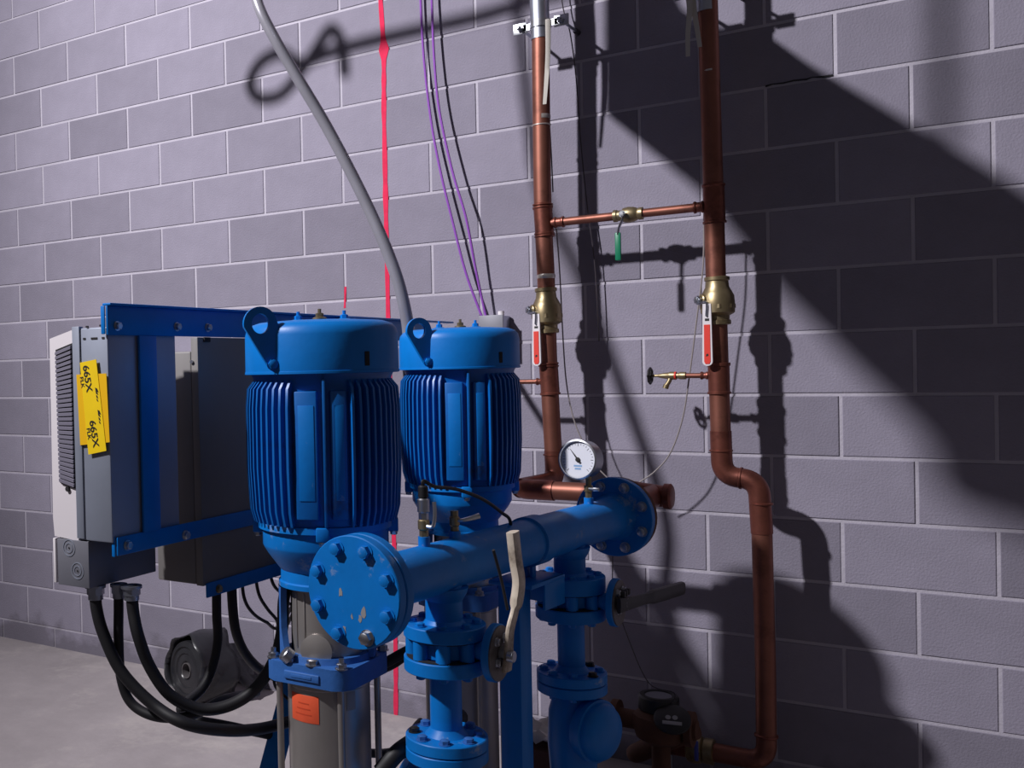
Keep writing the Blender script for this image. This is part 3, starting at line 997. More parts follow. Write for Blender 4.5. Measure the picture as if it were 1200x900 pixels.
# ------------------------------------------------------------------ drive frame and drives
FX = -1.22
fr = thing('drive_frame', (FX, -1.2, 0), 'dark blue steel frame holding the two motor drives behind the pumps', 'steel frame')
NY = W(126, 375, 0, FX).y
ZA, ZB = zat(FX, NY, 392.5), zat(FX, NY, 358)
YW, YF, YP = W(497, 385, 0, FX).y, W(529, 378, 0, FX).y, W(402, 500, 0, FX).y
mbx = lambda a, b, n, m=BLUE, bev=.002: MB().box(a, b, bev).build(n, m, fr)
mbx((FX - .006, NY, ZA), (FX, YW, ZB), 'top_rail_web')
mbx((FX - .016, NY + .0, ZB), (FX + .010, YF, ZB + .006), 'top_rail_flange')
mbx((FX - .018, NY - .004, ZA + .002), (FX - .006, NY, ZB), 'rail_end_plate')
zl = zat(FX, NY + .015, 630)
zl2 = zat(FX, NY + .015, 652)
mbx((FX - .006, NY + .015, zl2), (FX, YP, zl), 'lower_rail')
mbx((FX - .016, NY + .011, zl2 - .002), (FX - .006, NY + .015, zl + .002), 'rail_end_plate')
ya = W(165, 500, 0, FX).y
yb = W(185, 500, 0, FX).y
mbx((FX - .004, ya, zl - .002), (FX + .003, yb, ZA), 'upright')
y3 = W(243, 690, 0, FX).y
z3a, z3b = zat(FX, y3, 684), zat(FX, y3, 701)
mbx((FX - .006, y3, z3b), (FX, YP, z3a), 'bottom_rail')
mbx((FX + .001, YP - .025, .012), (FX + .04, YP + .025, ZB), 'rear_post')
mbx((FX - .09, YP - .09, 0), (FX + .05, YP + .09, .012), 'foot_plate')
l1 = W(344, 800, 0, -1.12)
l2 = W(318, 900, 0, -1.12)
dd = (l2 - l1).normalized()
l0 = l1 - dd * (.32)
l3 = l2 + dd * (l2.z / -dd.z)
fm = frame_to(l3 - l0)
MB().box((-.022, -.022, 0), (.022, .022, (l3 - l0).length - .02), .002, Matrix.Translation(l0) @ fm).build('brace_leg', BLUE, fr)
MB().box((FX, l0.y - .02, l0.z - .04), (l0.x + .02, l0.y + .02, l0.z + .04), .002).build('brace_arm', BLUE, fr)
MB().cyl((l3.x, l3.y, 0), (l3.x, l3.y, .022), .05, 20).build('leg_foot', BLUE, fr)
for px, py in ((137, 382), (207, 383), (243, 384)):
    p = W(px, py, 0, FX)
    MB().hexbolt(p, (1, 0, 0), .009, .010).build('frame_bolt', ZINC, fr)
for px, py in ((149, 639), (217, 627)):
    p = W(px, py, 0, FX)
    MB().hexbolt(p, (1, 0, 0), .010, .010).build('frame_bolt', ZINC, fr)
p = W(256, 690, 0, FX)
MB().hexbolt(p, (1, 0, 0), .009, .008).build('frame_bolt', BRASS, fr)
# drive 1
DY = NY + .006
xr = FX - .008
x88 = W(88, 500, 1, DY).x
x58 = W(60, 500, 1, DY).x
xb = W(104, 660, 1, DY).x
dfar = W(211, 500, 0, FX).y
ztp = W(105, 384, 1, DY).z
zb1 = W(115, 635, 1, DY).z
d1 = thing('motor_drive', (x88, DY + .1, zb1), 'motor drive with yellow tape and a white louvred cover, at the frame end', 'motor drive', 'motor drives on the blue frame')
MB().box((x88, DY, zb1), (xr, dfar, ztp), .004).build('heat_sink_case', DRIVEMET, d1)
xm = x88 + (xr - x88) * .22
MB().box((x88 + .001, DY - .004, zb1 + .004), (xm, DY + .01, ztp + .004), .001).build('edge_strip', DRIVEMET, d1)
for px, py, w in ((99, 397, .004), (110.5, 396.5, .016), (121, 396, .004), (102, 383, .003), (118, 381.5, .003)):
    p = W(px, py, 1, DY)
    MB().box((p.x - w / 2 - .002, DY - .0012, p.z - .0022), (p.x + w / 2 + .002, DY + .002, p.z + .0022)).build('case_slot', DARKGAP, d1)
# white cover: prism in the X-Z plane with a sloping top
zc0 = W(90, 634, 1, DY).z
zc1 = W(88, 386, 1, DY).z
zc2 = W(60, 397, 1, DY).z
Mxz = Matrix(((1, 0, 0, 0), (0, 0, 1, 0), (0, 1, 0, 0), (0, 0, 0, 1)))
cv = MB().prism([(x58, zc0 + .006), (x58 - .004, zc0 + .05), (x58, zc2), (x88, zc1), (x88, zc0)], DY + .002, dfar - .01, Mxz)
cvo = cv.build('drive_cover', DRIVEWHITE, d1)
# louvre recess and slats on the cover's side
vx0, vx1 = W(67.5, 500, 1, DY).x, W(87, 500, 1, DY).x
vz0a, vz0b = W(74, 566, 1, DY).z, W(93, 573, 1, DY).z
vz1a, vz1b = W(67, 410, 1, DY).z, W(87, 402, 1, DY).z
MB().prism([(vx0 + .004, vz0a), (vx0, vz1a), (vx1, vz1b), (vx1, vz0b)], DY - .0005, DY + .003, Mxz).build('vent_recess', DARKGAP, cvo)
ns = 30
for k in range(ns):
    f = (k + .5) / ns
    za = vz0a + .003 + (vz1a - vz0a - .006) * f
    zb_ = vz0b + .003 + (vz1b - vz0b - .006) * f
    xa = vx0 + .005 - .003 * f
    h = (vz1a - vz0a) / ns * .33
    vs = []
    for y, dz in ((DY - .005, -.0015), (DY + .002, .0015)):
        vs += [(xa, y, za - h + dz), (vx1 - .002, y, zb_ - h + dz), (vx1 - .002, y, zb_ + h + dz), (xa, y, za + h + dz)]
    MB().add(vs, [(0, 1, 2, 3), (4, 7, 6, 5), (0, 4, 5, 1), (1, 5, 6, 2), (2, 6, 7, 3), (3, 7, 4, 0)]).build('vent_slat', VENT, cvo)
p = W(79.5, 573, 1, DY)
MB().cyl(p + V(0, .002, 0), p + V(0, -.003, 0), .006, 16).build('cover_screw', DARKGAP, cvo)
# connection box under it
zq0 = W(104, 690, 1, DY).z
xq0 = W(67.5, 660, 1, DY).x
bfar = W(183, 668, 0, xb).y
bo_ = MB().box((xq0, DY, zq0), (xb, bfar, zb1 - .002), .002).build('connection_box', DRIVEGREY, d1)
for px, py in ((81, 642), (91, 669)):
    p = W(px, py, 1, DY)
    for r in (.020, .012):
        MB().lathe([(r, 0), (r, .0012), (r - .002, .0012), (r - .002, 0)], 28, Matrix.Translation(p) @ frame_to((0, -1, 0)), cap=False).build('knockout_ring', DRIVEMET, bo_)
    MB().cyl(p + V(0, .001, 0), p + V(0, -.0015, 0), .002, 8).build('knockout_dot', DARKGAP, bo_)
MB().box((xq0 - .012, DY - .002, zq0 + .004), (xq0 - .004, bfar, zb1 - .002), .001).build('box_lip', DRIVEWHITE, d1)

# yellow tape, two crossed layers, with its printing
def onDY(px, py, off):
    p = W(px, py, 1, DY)
    p.y = DY - off
    return p

def tape(cs, off, name):
    vs = [onDY(x, y, off) for x, y in cs] + [onDY(x, y, off - .0012) for x, y in cs]
    n = len(cs)
    return MB().add(vs, [tuple(range(n)), tuple(range(n, 2 * n))[::-1]] + [(k, (k + 1) % n, n + (k + 1) % n, n + k) for k in range(n)]).build(name, YELLOW, d1)

YEL2 = mat('yellow_tape_back', (240, 186, 14), .45)
tb = tape([(91.5, 439), (126.5, 437.5), (130.5, 518), (96, 521.5)], .0056, 'yellow_tape')
tb.data.materials[0] = YEL2
tf = tape([(96, 425), (115, 421), (127, 528), (106, 532.5)], .0068, 'yellow_tape')
tf['label'] = 'yellow printed tape across the drive side'


def text_on(body, cpx, cpy, hpx, ang_px, off, parent, name, squash=1.0, m=INK):
    """flat lettering on the drive's side plane; ang_px: reading direction in degrees from +X towards up"""
    cu = bpy.data.curves.new('lettering', 'FONT')
    cu.body = body
    cu.align_x = 'CENTER'
    cu.align_y = 'CENTER'
    cu.size = 1.0
    cu.offset = 0.022
    ob = bpy.data.objects.new('lettering', cu)
    COL.objects.link(ob)
    dg = bpy.context.evaluated_depsgraph_get()
    me = bpy.data.meshes.new_from_object(ob.evaluated_get(dg))
    bpy.data.objects.remove(ob)
    c = onDY(cpx, cpy, off)
    a = onDY(cpx, cpy + hpx, off)
    s = (a - c).length * 1.42
    A = d2r(ang_px)
    ux = V(math.cos(A), 0, math.sin(A))
    uz = V(-math.sin(A), 0, math.cos(A))
    vs = [c + ux * (v.co.x * s * squash) + uz * (v.co.y * s) for v in me.vertices]
    fs = [list(p.vertices) for p in me.polygons]
    bpy.data.meshes.remove(me)
    return MB().add(vs, fs).build(name, m, parent)

text_on('665X', 104.8, 443.5, 9.6, -80, .0073, tf, 'printed_code', 1.05)
text_on('665X', 112.6, 508, 9.6, -80, .0073, tf, 'printed_code', 1.05)
text_on('FLK', 98.8, 448, 5.4, -80, .0073, tf, 'printed_code', 1.1)
text_on('FLK', 106.6, 508, 5.4, -80, .0073, tf, 'printed_code', 1.1)
# slanted block logos
for bx_, by_ in ((114.2, 454), (117.0, 480)):
    lg_ = MB()
    for k, (hh, ww) in enumerate(((4.4, 4.4), (3.6, 3.2), (3.0, 3.4), (2.6, 3.0))):
        y0 = by_ + k * 4.2
        cs = [(bx_ - .2 + k * .5, y0), (bx_ + .5 + k * .5, y0 + ww), (bx_ + hh + k * .5 - .4, y0 + ww + 1.4), (bx_ + hh * .45 + k * .5, y0 + 1.0)]
        lg_.add([onDY(x, y, .0073) for x, y in cs], [(0, 1, 2, 3)])
    lg_.build('printed_logo', INK, tf)

# drive 2 behind
y2a = W(236, 500, 0, FX).y
y2b = W(432, 500, 0, FX).y
x2 = W(185, 680, 1, y2a).x
zz0 = W(243, 686, 0, FX).z
d2 = thing('motor_drive', (x2 + .07, y2a + .15, zz0), 'plain grey motor drive on the blue frame, behind the nearer taped drive', 'motor drive', 'motor drives on the blue frame')
MB().box((x2, y2a, zz0), (FX - .03, y2b, zat(FX - .05, y2a, 412)), .005).build('drive_case', DRIVEOLIVE, d2)
MB().box((FX - .0295, y2a + .001, zz0 - .002), (FX - .007, y2b, ZA - .001), .002).build('back_plate', DRIVEOLIVE, d2)
p = W(225, 424, 1, y2a)
MB().cyl(p + V(0, .002, 0), p + V(0, -.003, 0), .005, 12).build('case_screw', ZINC, d2)
p = W(242, 398, 0, FX - .006)
MB().box((p.x - .002, p.y - .012, p.z - .006), (p.x + .004, p.y + .012, p.z + .006), .001).build('mounting_slot', DARKGAP, d2)

# ------------------------------------------------------------------ flexible black conduits and leads
def conduit(pts, r, label, gland=True, name='flexible_conduit', m=BLACKRUB, cat='conduit', group='black conduits under the drives'):
    sp = smooth_path(pts, 10)
    t = thing(name, pts[0], label, cat, group)
    MB().tube(sp, r, 14).build('conduit_jacket', m, t)
    if gland:
        p = Vector(pts[0])
        g = MB().cyl(p + V(0, 0, -.004), p + V(0, 0, -.022), r * 1.45, 8).cyl(p + V(0, 0, 0.0), p + V(0, 0, -.006), r * 1.75, 20).cyl(p + V(0, 0, -.022), p + V(0, 0, -.034), r * 1.25, 20)
        g.build('gland_nut', GALV, t)
    return t

cxA = W(112, 690, 1, DY + .04)
cxA.z = zq0
Yp = lambda px, py, y: W(px, py, 1, y)
conduit([cxA, Yp(113, 712, DY + .04), Yp(122, 745, DY + .045), Yp(143, 788, DY + .06), Yp(180, 826, DY + .09), Yp(218, 848, DY + .11), Yp(265, 856, DY + .20), Yp(305, 854, DY + .34), Yp(338, 846, DY + .44), Yp(356, 841, DY + .49)], .0145,
        'thick black conduit hanging lowest, from the taped drive to the nearer pump')
bC = V(xb - .02, bfar - .05, zq0)
bC = W(154, 686, 2, zq0)
conduit([bC, Yp(156, 715, bC.y), Yp(162, 745, bC.y), Yp(176, 782, bC.y + .02), Yp(200, 815, bC.y + .05), Yp(235, 831, bC.y + .1), Yp(270, 826, bC.y + .15), Yp(300, 806, bC.y + .2), Yp(322, 772, bC.y + .24), Yp(331, 735, bC.y + .26), Yp(333, 700, bC.y + .28), Yp(345, 660, bC.y + .32)], .0145,
        'thick black conduit looping up behind the nearer pump from the taped drive')
bB = W(139, 684, 2, zq0)
conduit([bB, Yp(139, 715, bB.y), Yp(139, 750, bB.y), Yp(142, 795, bB.y + .01), Yp(155, 825, bB.y + .02), Yp(185, 840, bB.y + .04), Yp(225, 838, bB.y + .09), Yp(262, 820, bB.y + .2), Yp(300, 812, bB.y + .45)], .012,
        'black conduit running straight down behind the other two at the taped drive')
bD = V(FX - .06, y2a + .05, zz0)
bD = W(254, 690, 0, FX - .05)
bD.z = zz0
XD = FX - .05
Xp = lambda px, py, x=None: W(px, py, 0, XD if x is None else x)
conduit([bD, Xp(254, 720), Xp(255, 752), Xp(248, 785), Xp(236, 808), Xp(218, 824), Xp(212, 832), Xp(222, 843), Xp(258, 849, -1.2), V(-1.0, -1.25, .36), V(-.97, -1.06, .40)], .0125, 'black conduit from the plain drive curving down past the black roll')
bE = W(271, 690, 0, FX - .05)
bE.z = zz0
conduit([bE, Xp(273, 715), Xp(277, 742), Xp(287, 765), Xp(303, 783), Xp(325, 794), Xp(345, 797), V(-1.06, -1.15, .56), V(-.98, -1.05, .62)], .0135, 'black conduit from the plain drive sweeping right to the brace leg')
for k, (pp, lab) in enumerate((([(283, 680), (286, 700), (296, 718), (312, 729), (328, 733)], 'thin black lead hanging under the plain drive, leftmost of three'),
                ([(298, 676), (303, 695), (313, 713), (324, 726), (332, 740)], 'thin black lead hanging under the plain drive, middle of three'),
                ([(314, 672), (320, 684), (331, 696), (345, 706)], 'thin black lead hanging under the plain drive, rightmost of three'))):
    pts = [Xp(*q_) for q_ in pp]
    pts[0].z = max(pts[0].z, zz0)
    pts.append(V(-1.02 + .02 * k, -1.56, .92 + .03 * k))
    o = MB().tube(smooth_path(pts, 8), .0048, 8).build('control_lead', BLACKRUB)
    tag(o, lab, 'cable', 'thin leads under the plain drive')
o = MB().tube(smooth_path([Xp(331, 770, -1.1), Xp(322, 790, -1.1), Xp(323, 805, -1.1), Xp(335, 817, -1.1), Xp(348, 826, -1.05)], 8), .004, 8).build('control_lead', BLACKRUB)
tag(o, 'short thin black lead curling beside the nearer pump head', 'cable')

# big grey armoured cable from above down to the frame
gp = [(288, -60, -1.545), (301, 0, -1.474), (318, 38, -1.428), (345, 85, -1.371), (378, 140, -1.304), (405, 190, -1.246), (430, 240, -1.19), (450, 285, -1.142), (465, 325, -1.108), (474, 360, -1.09), (479, 392, -1.085)]
pts = [W(x, y, 0, X) for x, y, X in gp]
pts = [pts[0] + V(-.10, 0, 1.1), pts[0] + V(-.05, -.01, .4)] + pts
pts += [pts[-1] + V(-.005, .01, -.14), pts[-1] + V(.02, .03, -.30)]
o = MB().tube(smooth_path(pts, 6), lambda t: .0165 + .004 * t, 16).build('armoured_cable', GREYCABLE)
tag(o, 'thick grey cable coming down diagonally to the top of the blue frame', 'cable')

# ------------------------------------------------------------------ junction box on the wall and the cables dropping into it
j0, j1 = W(562, 371, 1, -.075), W(589, 371, 1, -.075)
jz = j0.z
jb = thing('junction_box', ((j0.x + j1.x) / 2, -.04, jz - .12), 'small grey wall box behind the farther motor, purple cables entering its top', 'junction box')
MB().box((j0.x, -.075, jz - .12), (j1.x, -.001, jz), .003).build('box_body', GALV, jb)
MB().box((j0.x - .003, -.080, jz - .123), (j1.x + .003, -.075, jz + .003), .002).build('box_cover', DRIVEGREY, jb)
MB().cyl(V(j1.x - .02, -.04, jz), V(j1.x - .02, -.04, jz + .018), .012, 12).build('cable_bushing', WHITEV, jb)
for pix, lab in (
        ([(493, -50, .020), (493, 0, .020), (497, 70, .022), (505, 140, .03), (516, 200, .04), (531, 262, .045), (546, 320, .045), (564, 364, .04)], 'purple cable on the left of the pair dropping to the wall junction box'),
        ([(505, -50, .035), (506, 0, .035), (509, 70, .045), (515, 130, .055), (530, 200, .065), (546, 255, .07), (558, 318, .06), (569, 364, .045)], 'purple cable on the right of the pair dropping to the wall junction box')):
    pts = [W(x, y, 1, -d) for x, y, d in pix]
    pts[-1].z = jz + .006
    pts = [pts[0] + V(-.02, 0, 1.0)] + pts
    pts.append(V(pts[-1].x + .005, -.04, jz - .01))
    o = MB().tube(smooth_path(pts, 8), .0052, 8).build('purple_cable', PURPLE)
    tag(o, lab, 'cable', 'purple cables on the wall')

# ------------------------------------------------------------------ copper pipework on the wall
CYL, CR = -0.178, 0.0305


def Q(px, py, y=CYL):
    return W(px, py, 1, y)


def coupling(a, b, parent, r=CR, m=COPPERD, name='coupling', t=.0035):
    a, b = Vector(a), Vector(b)
    L = (b - a).length
    M = Matrix.Translation(a) @ frame_to(b - a)
    return MB().lathe([(r, 0), (r + t * 1.5, .001), (r + t * 1.5, .006), (r + t * .6, .010), (r + t * .6, L - .010), (r + t * 1.5, L - .006), (r + t * 1.5, L - .001), (r, L)], 32, M).build(name, m, parent)


def ring(p, ax, parent, r=CR, m=COPPERD, L=.010, t=.005, name='press_ring'):
    ax = Vector(ax).normalized()
    M = Matrix.Translation(Vector(p) - ax * L / 2) @ frame_to(ax)
    return MB().lathe([(r, 0), (r + t, L * .3), (r + t, L * .7), (r, L)], 32, M).build(name, m, parent)


# left riser
LA = [Q(629, -70), Q(633, 10), Q(634, 100), Q(636, 240), Q(640, 330), Q(643, 430), Q(649, 540)]
lt = thing('copper_riser', Q(649, 560), 'left copper riser on the wall, ending in an elbow towards the header flange', 'pipe', 'copper risers on the block wall')
HY = -0.42
cz_ = W(690, 577, 1, HY).z
ec = Q(651, 575)
e1 = V(ec.x, CYL, cz_)
e2 = W(620, 577, 1, HY)
e2 = V(ec.x - .005, HY, cz_)
e2 = W(609, 577, 1, HY); e2.z = cz_
MB().tube([LA[0] + (LA[0] - LA[2]).normalized() * 1.1] + smooth_path(LA, 5), CR, 28).build('upper_pipe', COPPER, lt)
el = fillet([Q(649, 528), V(ec.x, CYL, cz_ + .005), e2 + V(0, .0, .002)], .055, 10)
MB().tube(el, CR + .003, 28).build('elbow', COPPERD, lt)
hdr_end = W(752, 583, 1, HY); hdr_end.z = cz_
el2 = fillet([e2 + (V(ec.x, CYL, cz_) - e2).normalized() * .09, e2, e2 + V(.12, 0, 0)], .05, 10)
MB().tube(el2, CR + .0035, 28).build('elbow', COPPERD, lt)
MB().cyl(e2 + V(.04, 0, 0), V(hdr_end.x, HY, cz_), CR, 32).build('header_run', COPPER, lt)
up_l = (LA[1] - LA[3]).normalized()
coupling(Q(636, 242), Q(638.5, 278), lt, name='tee_body')
ring(Q(636, 240), up_l, lt); ring(Q(638, 274), up_l, lt)
ring(Q(634.5, 147), up_l, lt, m=SOLDER, L=.006, t=.003, name='tape_ring')
MB().lathe([(CR + .0004, 0), (CR + .0012, .003), (CR + .0012, .012), (CR + .0004, .015)], 14, Matrix.Translation(Q(634.5, 140)) @ frame_to(up_l), False, d2r(20), d2r(150)).build('solder_smear', SOLDER, lt)
ring(Q(640, 324), up_l, lt, m=SOLDER, L=.016, t=.0015, name='solder_smear')
coupling(Q(642.5, 425), Q(645, 463), lt, name='drain_tee')
ring(Q(643, 429), up_l, lt); ring(Q(645, 461), up_l, lt)
ring(Q(648.5, 533), up_l, lt)
# small drain stub going left behind the motor
dl = Q(644, 447)
dle = W(588, 447, 1, CYL); dle.z = dl.z
MB().cyl(dl + V(-.02, 0, 0), dle, .0085, 16).build('drain_stub', COPPER, lt)
coupling(dl + V(-.048, 0, 0), dl + V(-.026, 0, 0), lt, r=.0085, t=.003, name='stub_coupling')

# right end of the header run: adaptor and tee on the flange
ad = thing('copper_adaptor', V(hdr_end.x, HY, cz_ - .04), 'dark copper tee and reducer sticking out right of the far blue flange', 'pipe fitting')
tc_ = FAR + AX * .26
flange(FAR + AX * .003, AX, .112, .020, .045, .02, .0925, 8, .011, PI / 8, RUST, ad, 'companion_flange', bolt_axis=AX)
fc = FAR + AX * .02
MB().cyl(fc, V(fc.x + AX.x * .2, HY, cz_), .036, 28).build('flange_neck', COPPERD, ad)
xe = W(788, 588, 1, HY).x
x1 = W(752, 585, 1, HY).x
MB().lathe([(.040, -.14), (.043, -.135), (.043, -.02), (.040, 0), (.034, (xe - x1) * .65), (.034, (xe - x1) * .72), (.040, (xe - x1) * .76), (.040, (xe - x1) * .95), (.034, xe - x1), (.030, xe - x1 + .001)], 36, Matrix.Translation((x1, HY, cz_)) @ frame_to((1, 0, 0))).build('reducer', COPPERD, ad)

# right riser
RA = [Q(827, -70), Q(829.5, 10), Q(833, 130), Q(836.5, 240), Q(839, 330), Q(842, 430), Q(845, 520)]
rt = thing('copper_riser', Q(899, 880), 'right copper riser on the wall with an offset bend down to the floor', 'pipe', 'copper risers on the block wall')
s1 = Q(846.5, 558)
s2 = Q(889, 568)
s2.z = s1.z - .008
s3 = Q(897, 780)
s4 = Q(898.5, 893)
MB().tube([RA[0] + (RA[0] - RA[2]).normalized() * 1.1] + smooth_path(RA, 5), CR, 28).build('upper_pipe', COPPER, rt)
off = fillet([Q(844.5, 505), s1, s2, Q(893, 625)], .075, 12)
MB().tube(off, CR + .002, 28).build('offset_bend', COPPERD, rt)
ring(s1.lerp(s2, .52), s2 - s1, rt, L=.012)
low = fillet([Q(892.5, 610), s3, s4, s4 + V(-.16, 0, 0)], .06, 10)
MB().tube(low, CR, 28).build('lower_pipe', COPPER, rt)
ring(Q(892, 590), V(0, 0, 1), rt)
up_r = (RA[1] - RA[3]).normalized()
coupling(Q(836, 216), Q(837.5, 262), rt, name='tee_body')
ring(Q(836, 217), up_r, rt); ring(Q(837.3, 260), up_r, rt)
coupling(Q(842, 425), Q(843, 462), rt, name='drain_tee')
ring(Q(842, 428), up_r, rt); ring(Q(843, 460), up_r, rt)
ring(Q(845, 528), up_r, rt)
ring(Q(898, 862), V(0, 0, 1), rt, L=.012)
MB().lathe([(CR + .0004, 0), (CR + .0012, .003), (CR + .0004, .006)], 14, Matrix.Translation(Q(833, 85)) @ frame_to(up_r), False, d2r(-60), d2r(20)).build('solder_smear', SOLDER, rt)

# cross connection with its small ball valve
c0, c1 = Q(640, 262), Q(836, 241)
ct = thing('cross_pipe', c0, 'thin copper pipe joining the two risers level with the green-handled valve', 'pipe')
uu = (c1 - c0).normalized()
MB().cyl(c0 + uu * .02, c1 - uu * .02, .0145, 24).build('cross_tube', COPPER, ct)
coupling(c0 + uu * .03, c0 + uu * .065, ct, r=.0145)
coupling(c1 - uu * .06, c1 - uu * .028, ct, r=.0145)
vc = W(737, 251, 1, CYL)
vc = c0 + uu * (vc - c0).dot(uu)
gv = thing('ball_valve', vc + V(0, 0, -.02), 'small brass ball valve with a green handle on the cross pipe', 'valve')
M = Matrix.Translation(vc) @ frame_to(uu)
MB().lathe([(.0155, -.052), (.021, -.050), (.021, -.040), (.018, -.036), (.018, -.022), (.024, -.018), (.027, 0), (.025, .016), (.023, .022), (.019, .030), (.021, .034), (.021, .046), (.0155, .048)], 28, M).build('valve_body', BRASS, gv)
hs = vc + uu * -.012 + V(0, -.026, 0)
MB().cyl(vc + uu * -.012, hs + V(0, -.012, 0), .009, 14).build('valve_stem', ZINC, gv)
MB().hexbolt(hs + V(0, -.010, 0), (0, -1, 0), .009, .007).build('handle_nut', ZINC, gv)
MB().tube(smooth_path([hs + V(.002, -.006, .006), hs + V(0, -.010, -.02), hs + V(-.008, -.020, -.045), hs + V(-.012, -.022, -.070)], 6), .0085, 12, flat=.35).build('handle_arm', GALV, gv)
hp = hs + V(-.012, -.022, -.062)
MB().box(hp + V(-.010, -.005, -.095), hp + V(.010, .005, 0), .0045).build('handle_sleeve', GREENV, gv)


def big_valve(pa, pm, pb, hpx, label, name='ball_valve'):
    """full-bore brass valve around a riser: pa top, pm middle, pb bottom; red-sleeved handle hanging to the left"""
    ax = (pa - pb).normalized()
    v = thing(name, pb, label, 'valve', 'red-handled ball valves on the risers')
    L = (pa - pb).length
    M = Matrix.Translation(pb) @ frame_to(ax)
    MB().lathe([(CR, 0), (.039, .002), (.039, .014), (.035, .018), (.035, .030), (.046, .036)] + [(.051, .040), (.052, L * .42), (.050, L * .60), (.044, L * .68), (.036, L * .78), (.034, L * .90), (.038, L * .92), (.038, L * .985), (CR, L)], 36, M).build('valve_body', BRASS, v)
    hexp = [(.054 * math.cos(PI / 4 * k + .3), .054 * math.sin(PI / 4 * k + .3)) for k in range(8)]
    MB().prism(hexp, L * .34, L * .42, M).build('body_hex', BRASS, v)
    sd = V(-.75, -.66, 0).normalized()
    cc_ = pb + ax * (L * .52)
    MB().cyl(cc_ + sd * .03, cc_ + sd * .058, .019, 18, bev=.003).build('stem_housing', BRASS, v)
    MB().cyl(cc_ + sd * .056, cc_ + sd * .070, .010, 12).hexbolt(cc_ + sd * .066, sd, .012, .009).build('stem_nut', ZINC, v)
    h0 = cc_ + sd * .064
    hx = W(hpx[0], hpx[1], 1, CYL - .048)
    hx2 = W(hpx[2], hpx[3], 1, CYL - .052)
    hm = h0.lerp(hx, .75)
    MB().tube(smooth_path([h0 + V(0, 0, .012), h0 + V(0, 0, -.012), hx + V(0, 0, .004), hx.lerp(hx2, .2)], 6), .013, 12, flat=.3).build('handle_arm', GALV, v)
    dn_ = (hx2 - hx)
    Mh = Matrix.Translation(hx2) @ frame_to(-dn_, up=(0, -1, 0))
    Lh = dn_.length
    # white-edged sleeve with a red face
    n = 10
    pl = []
    for k in range(n + 1):
        a = PI + PI * k / n
        pl.append((.0155 * math.cos(a), .012 + .014 * math.sin(a)))
    pl += [(.0125, Lh), (-.0125, Lh)]
    # local x across, local y up the handle -> build from axes
    yax = -dn_.normalized()
    xax = yax.cross(V(0, -1, 0)).normalized() * -1
    zax = xax.cross(yax)
    Mm = Matrix.Identity(4)
    for i_, vv in enumerate((xax, yax, zax)):
        for j_ in range(3):
            Mm[j_][i_] = vv[j_]
    Mm.translation = hx2
    sl = MB().prism(pl, -.005, .005, Mm).build('handle_sleeve', WHITEV, v)
    s_ = 1 if zax.y < 0 else -1
    pr_ = [(-.0095, .012), (-.006, .004), (.006, .004), (.0095, .012), (.009, Lh * .66), (-.009, Lh * .66)]
    MB().prism(pr_, s_ * .0048, s_ * .0064, Mm).build('red_panel', REDVINYL, sl)
    MB().prism([(-.004, .030), (.004, .028), (.003, .036), (-.003, .037)], s_ * .0062, s_ * .0069, Mm).build('handle_print', INK, sl)
    MB().prism([(-.007, Lh * .72), (.006, Lh * .72), (.006, Lh * .76), (-.007, Lh * .76)], s_ * .0048, s_ * .0056, Mm).build('handle_print', INK, sl)
    return v


big_valve(Q(639.5, 337), Q(641, 358), Q(642, 391), (628.5, 368, 629.5, 428), 'brass ball valve with a red and white handle on the left riser')
big_valve(Q(840, 324), Q(841, 350), Q(841.5, 381), (828.5, 356, 829.5, 428), 'brass ball valve with a red and white handle on the right riser')

# drain cock with black handwheel on the right riser
k0 = Q(842, 440)
k1 = W(762, 440, 1, CYL); k1.z = k0.z + .002
dk = thing('drain_cock', V((k0.x + k1.x) / 2, CYL, k0.z - .03), 'small drain valve with a black handwheel on the left side of the right riser', 'valve')
ul = (k1 - k0).normalized()
Ld = (k1 - k0).length
MB().cyl(k0 + ul * .02, k0 + ul * Ld * .5, .0085, 16).build('drain_tube', COPPER, dk)
coupling(k0 + ul * .03, k0 + ul * .055, dk, r=.0085, t=.003)
M = Matrix.Translation(k0 + ul * Ld * .46) @ frame_to(ul)
MB().lathe([(.009, 0), (.0125, .002), (.0125, .020), (.010, .024), (.010, .032), (.0135, .036), (.0135, .052), (.0115, .056), (.009, .074), (.006, .088), (.0045, .092), (.0045, Ld * .54)], 20, M).build('cock_body', BRASS, dk)
MB().cyl(k0 + ul * (Ld * .46 + .032), k0 + ul * (Ld * .46 + .037), .0138, 20).build('red_band', REDVINYL, dk)
sp_ = k0 + ul * (Ld * .46 + .050)
MB().tube(smooth_path([sp_, sp_ + V(-.004, -.004, -.018), sp_ + V(-.014, -.006, -.034)], 5), .0075, 12).build('spout', BRASS, dk)
MB().cyl(sp_ + V(-.012, -.006, -.030), sp_ + V(-.016, -.007, -.042), .0095, 14).build('hose_thread', BRASS, dk)
hw_ = MB()
cw = k1
Mw = Matrix.Translation(cw) @ frame_to(ul)
n = 40
ringp = []
for k in range(n + 1):
    a = 2 * PI * k / n
    rr = .0235 * (1 + .07 * math.cos(8 * a))
    ringp.append(Mw @ V(rr * math.cos(a), rr * math.sin(a), 0))
hw_.tube(ringp, .0048, 8, caps=False)
for k in range(3):
    a = 2 * PI * k / 3
    hw_.cyl(cw, Mw @ V(.023 * math.cos(a), .023 * math.sin(a), 0), .0035, 8)
hw_.cyl(cw - ul * .006, cw + ul * .006, .008, 12)
hw_.build('handwheel', HANDWHEEL, dk)

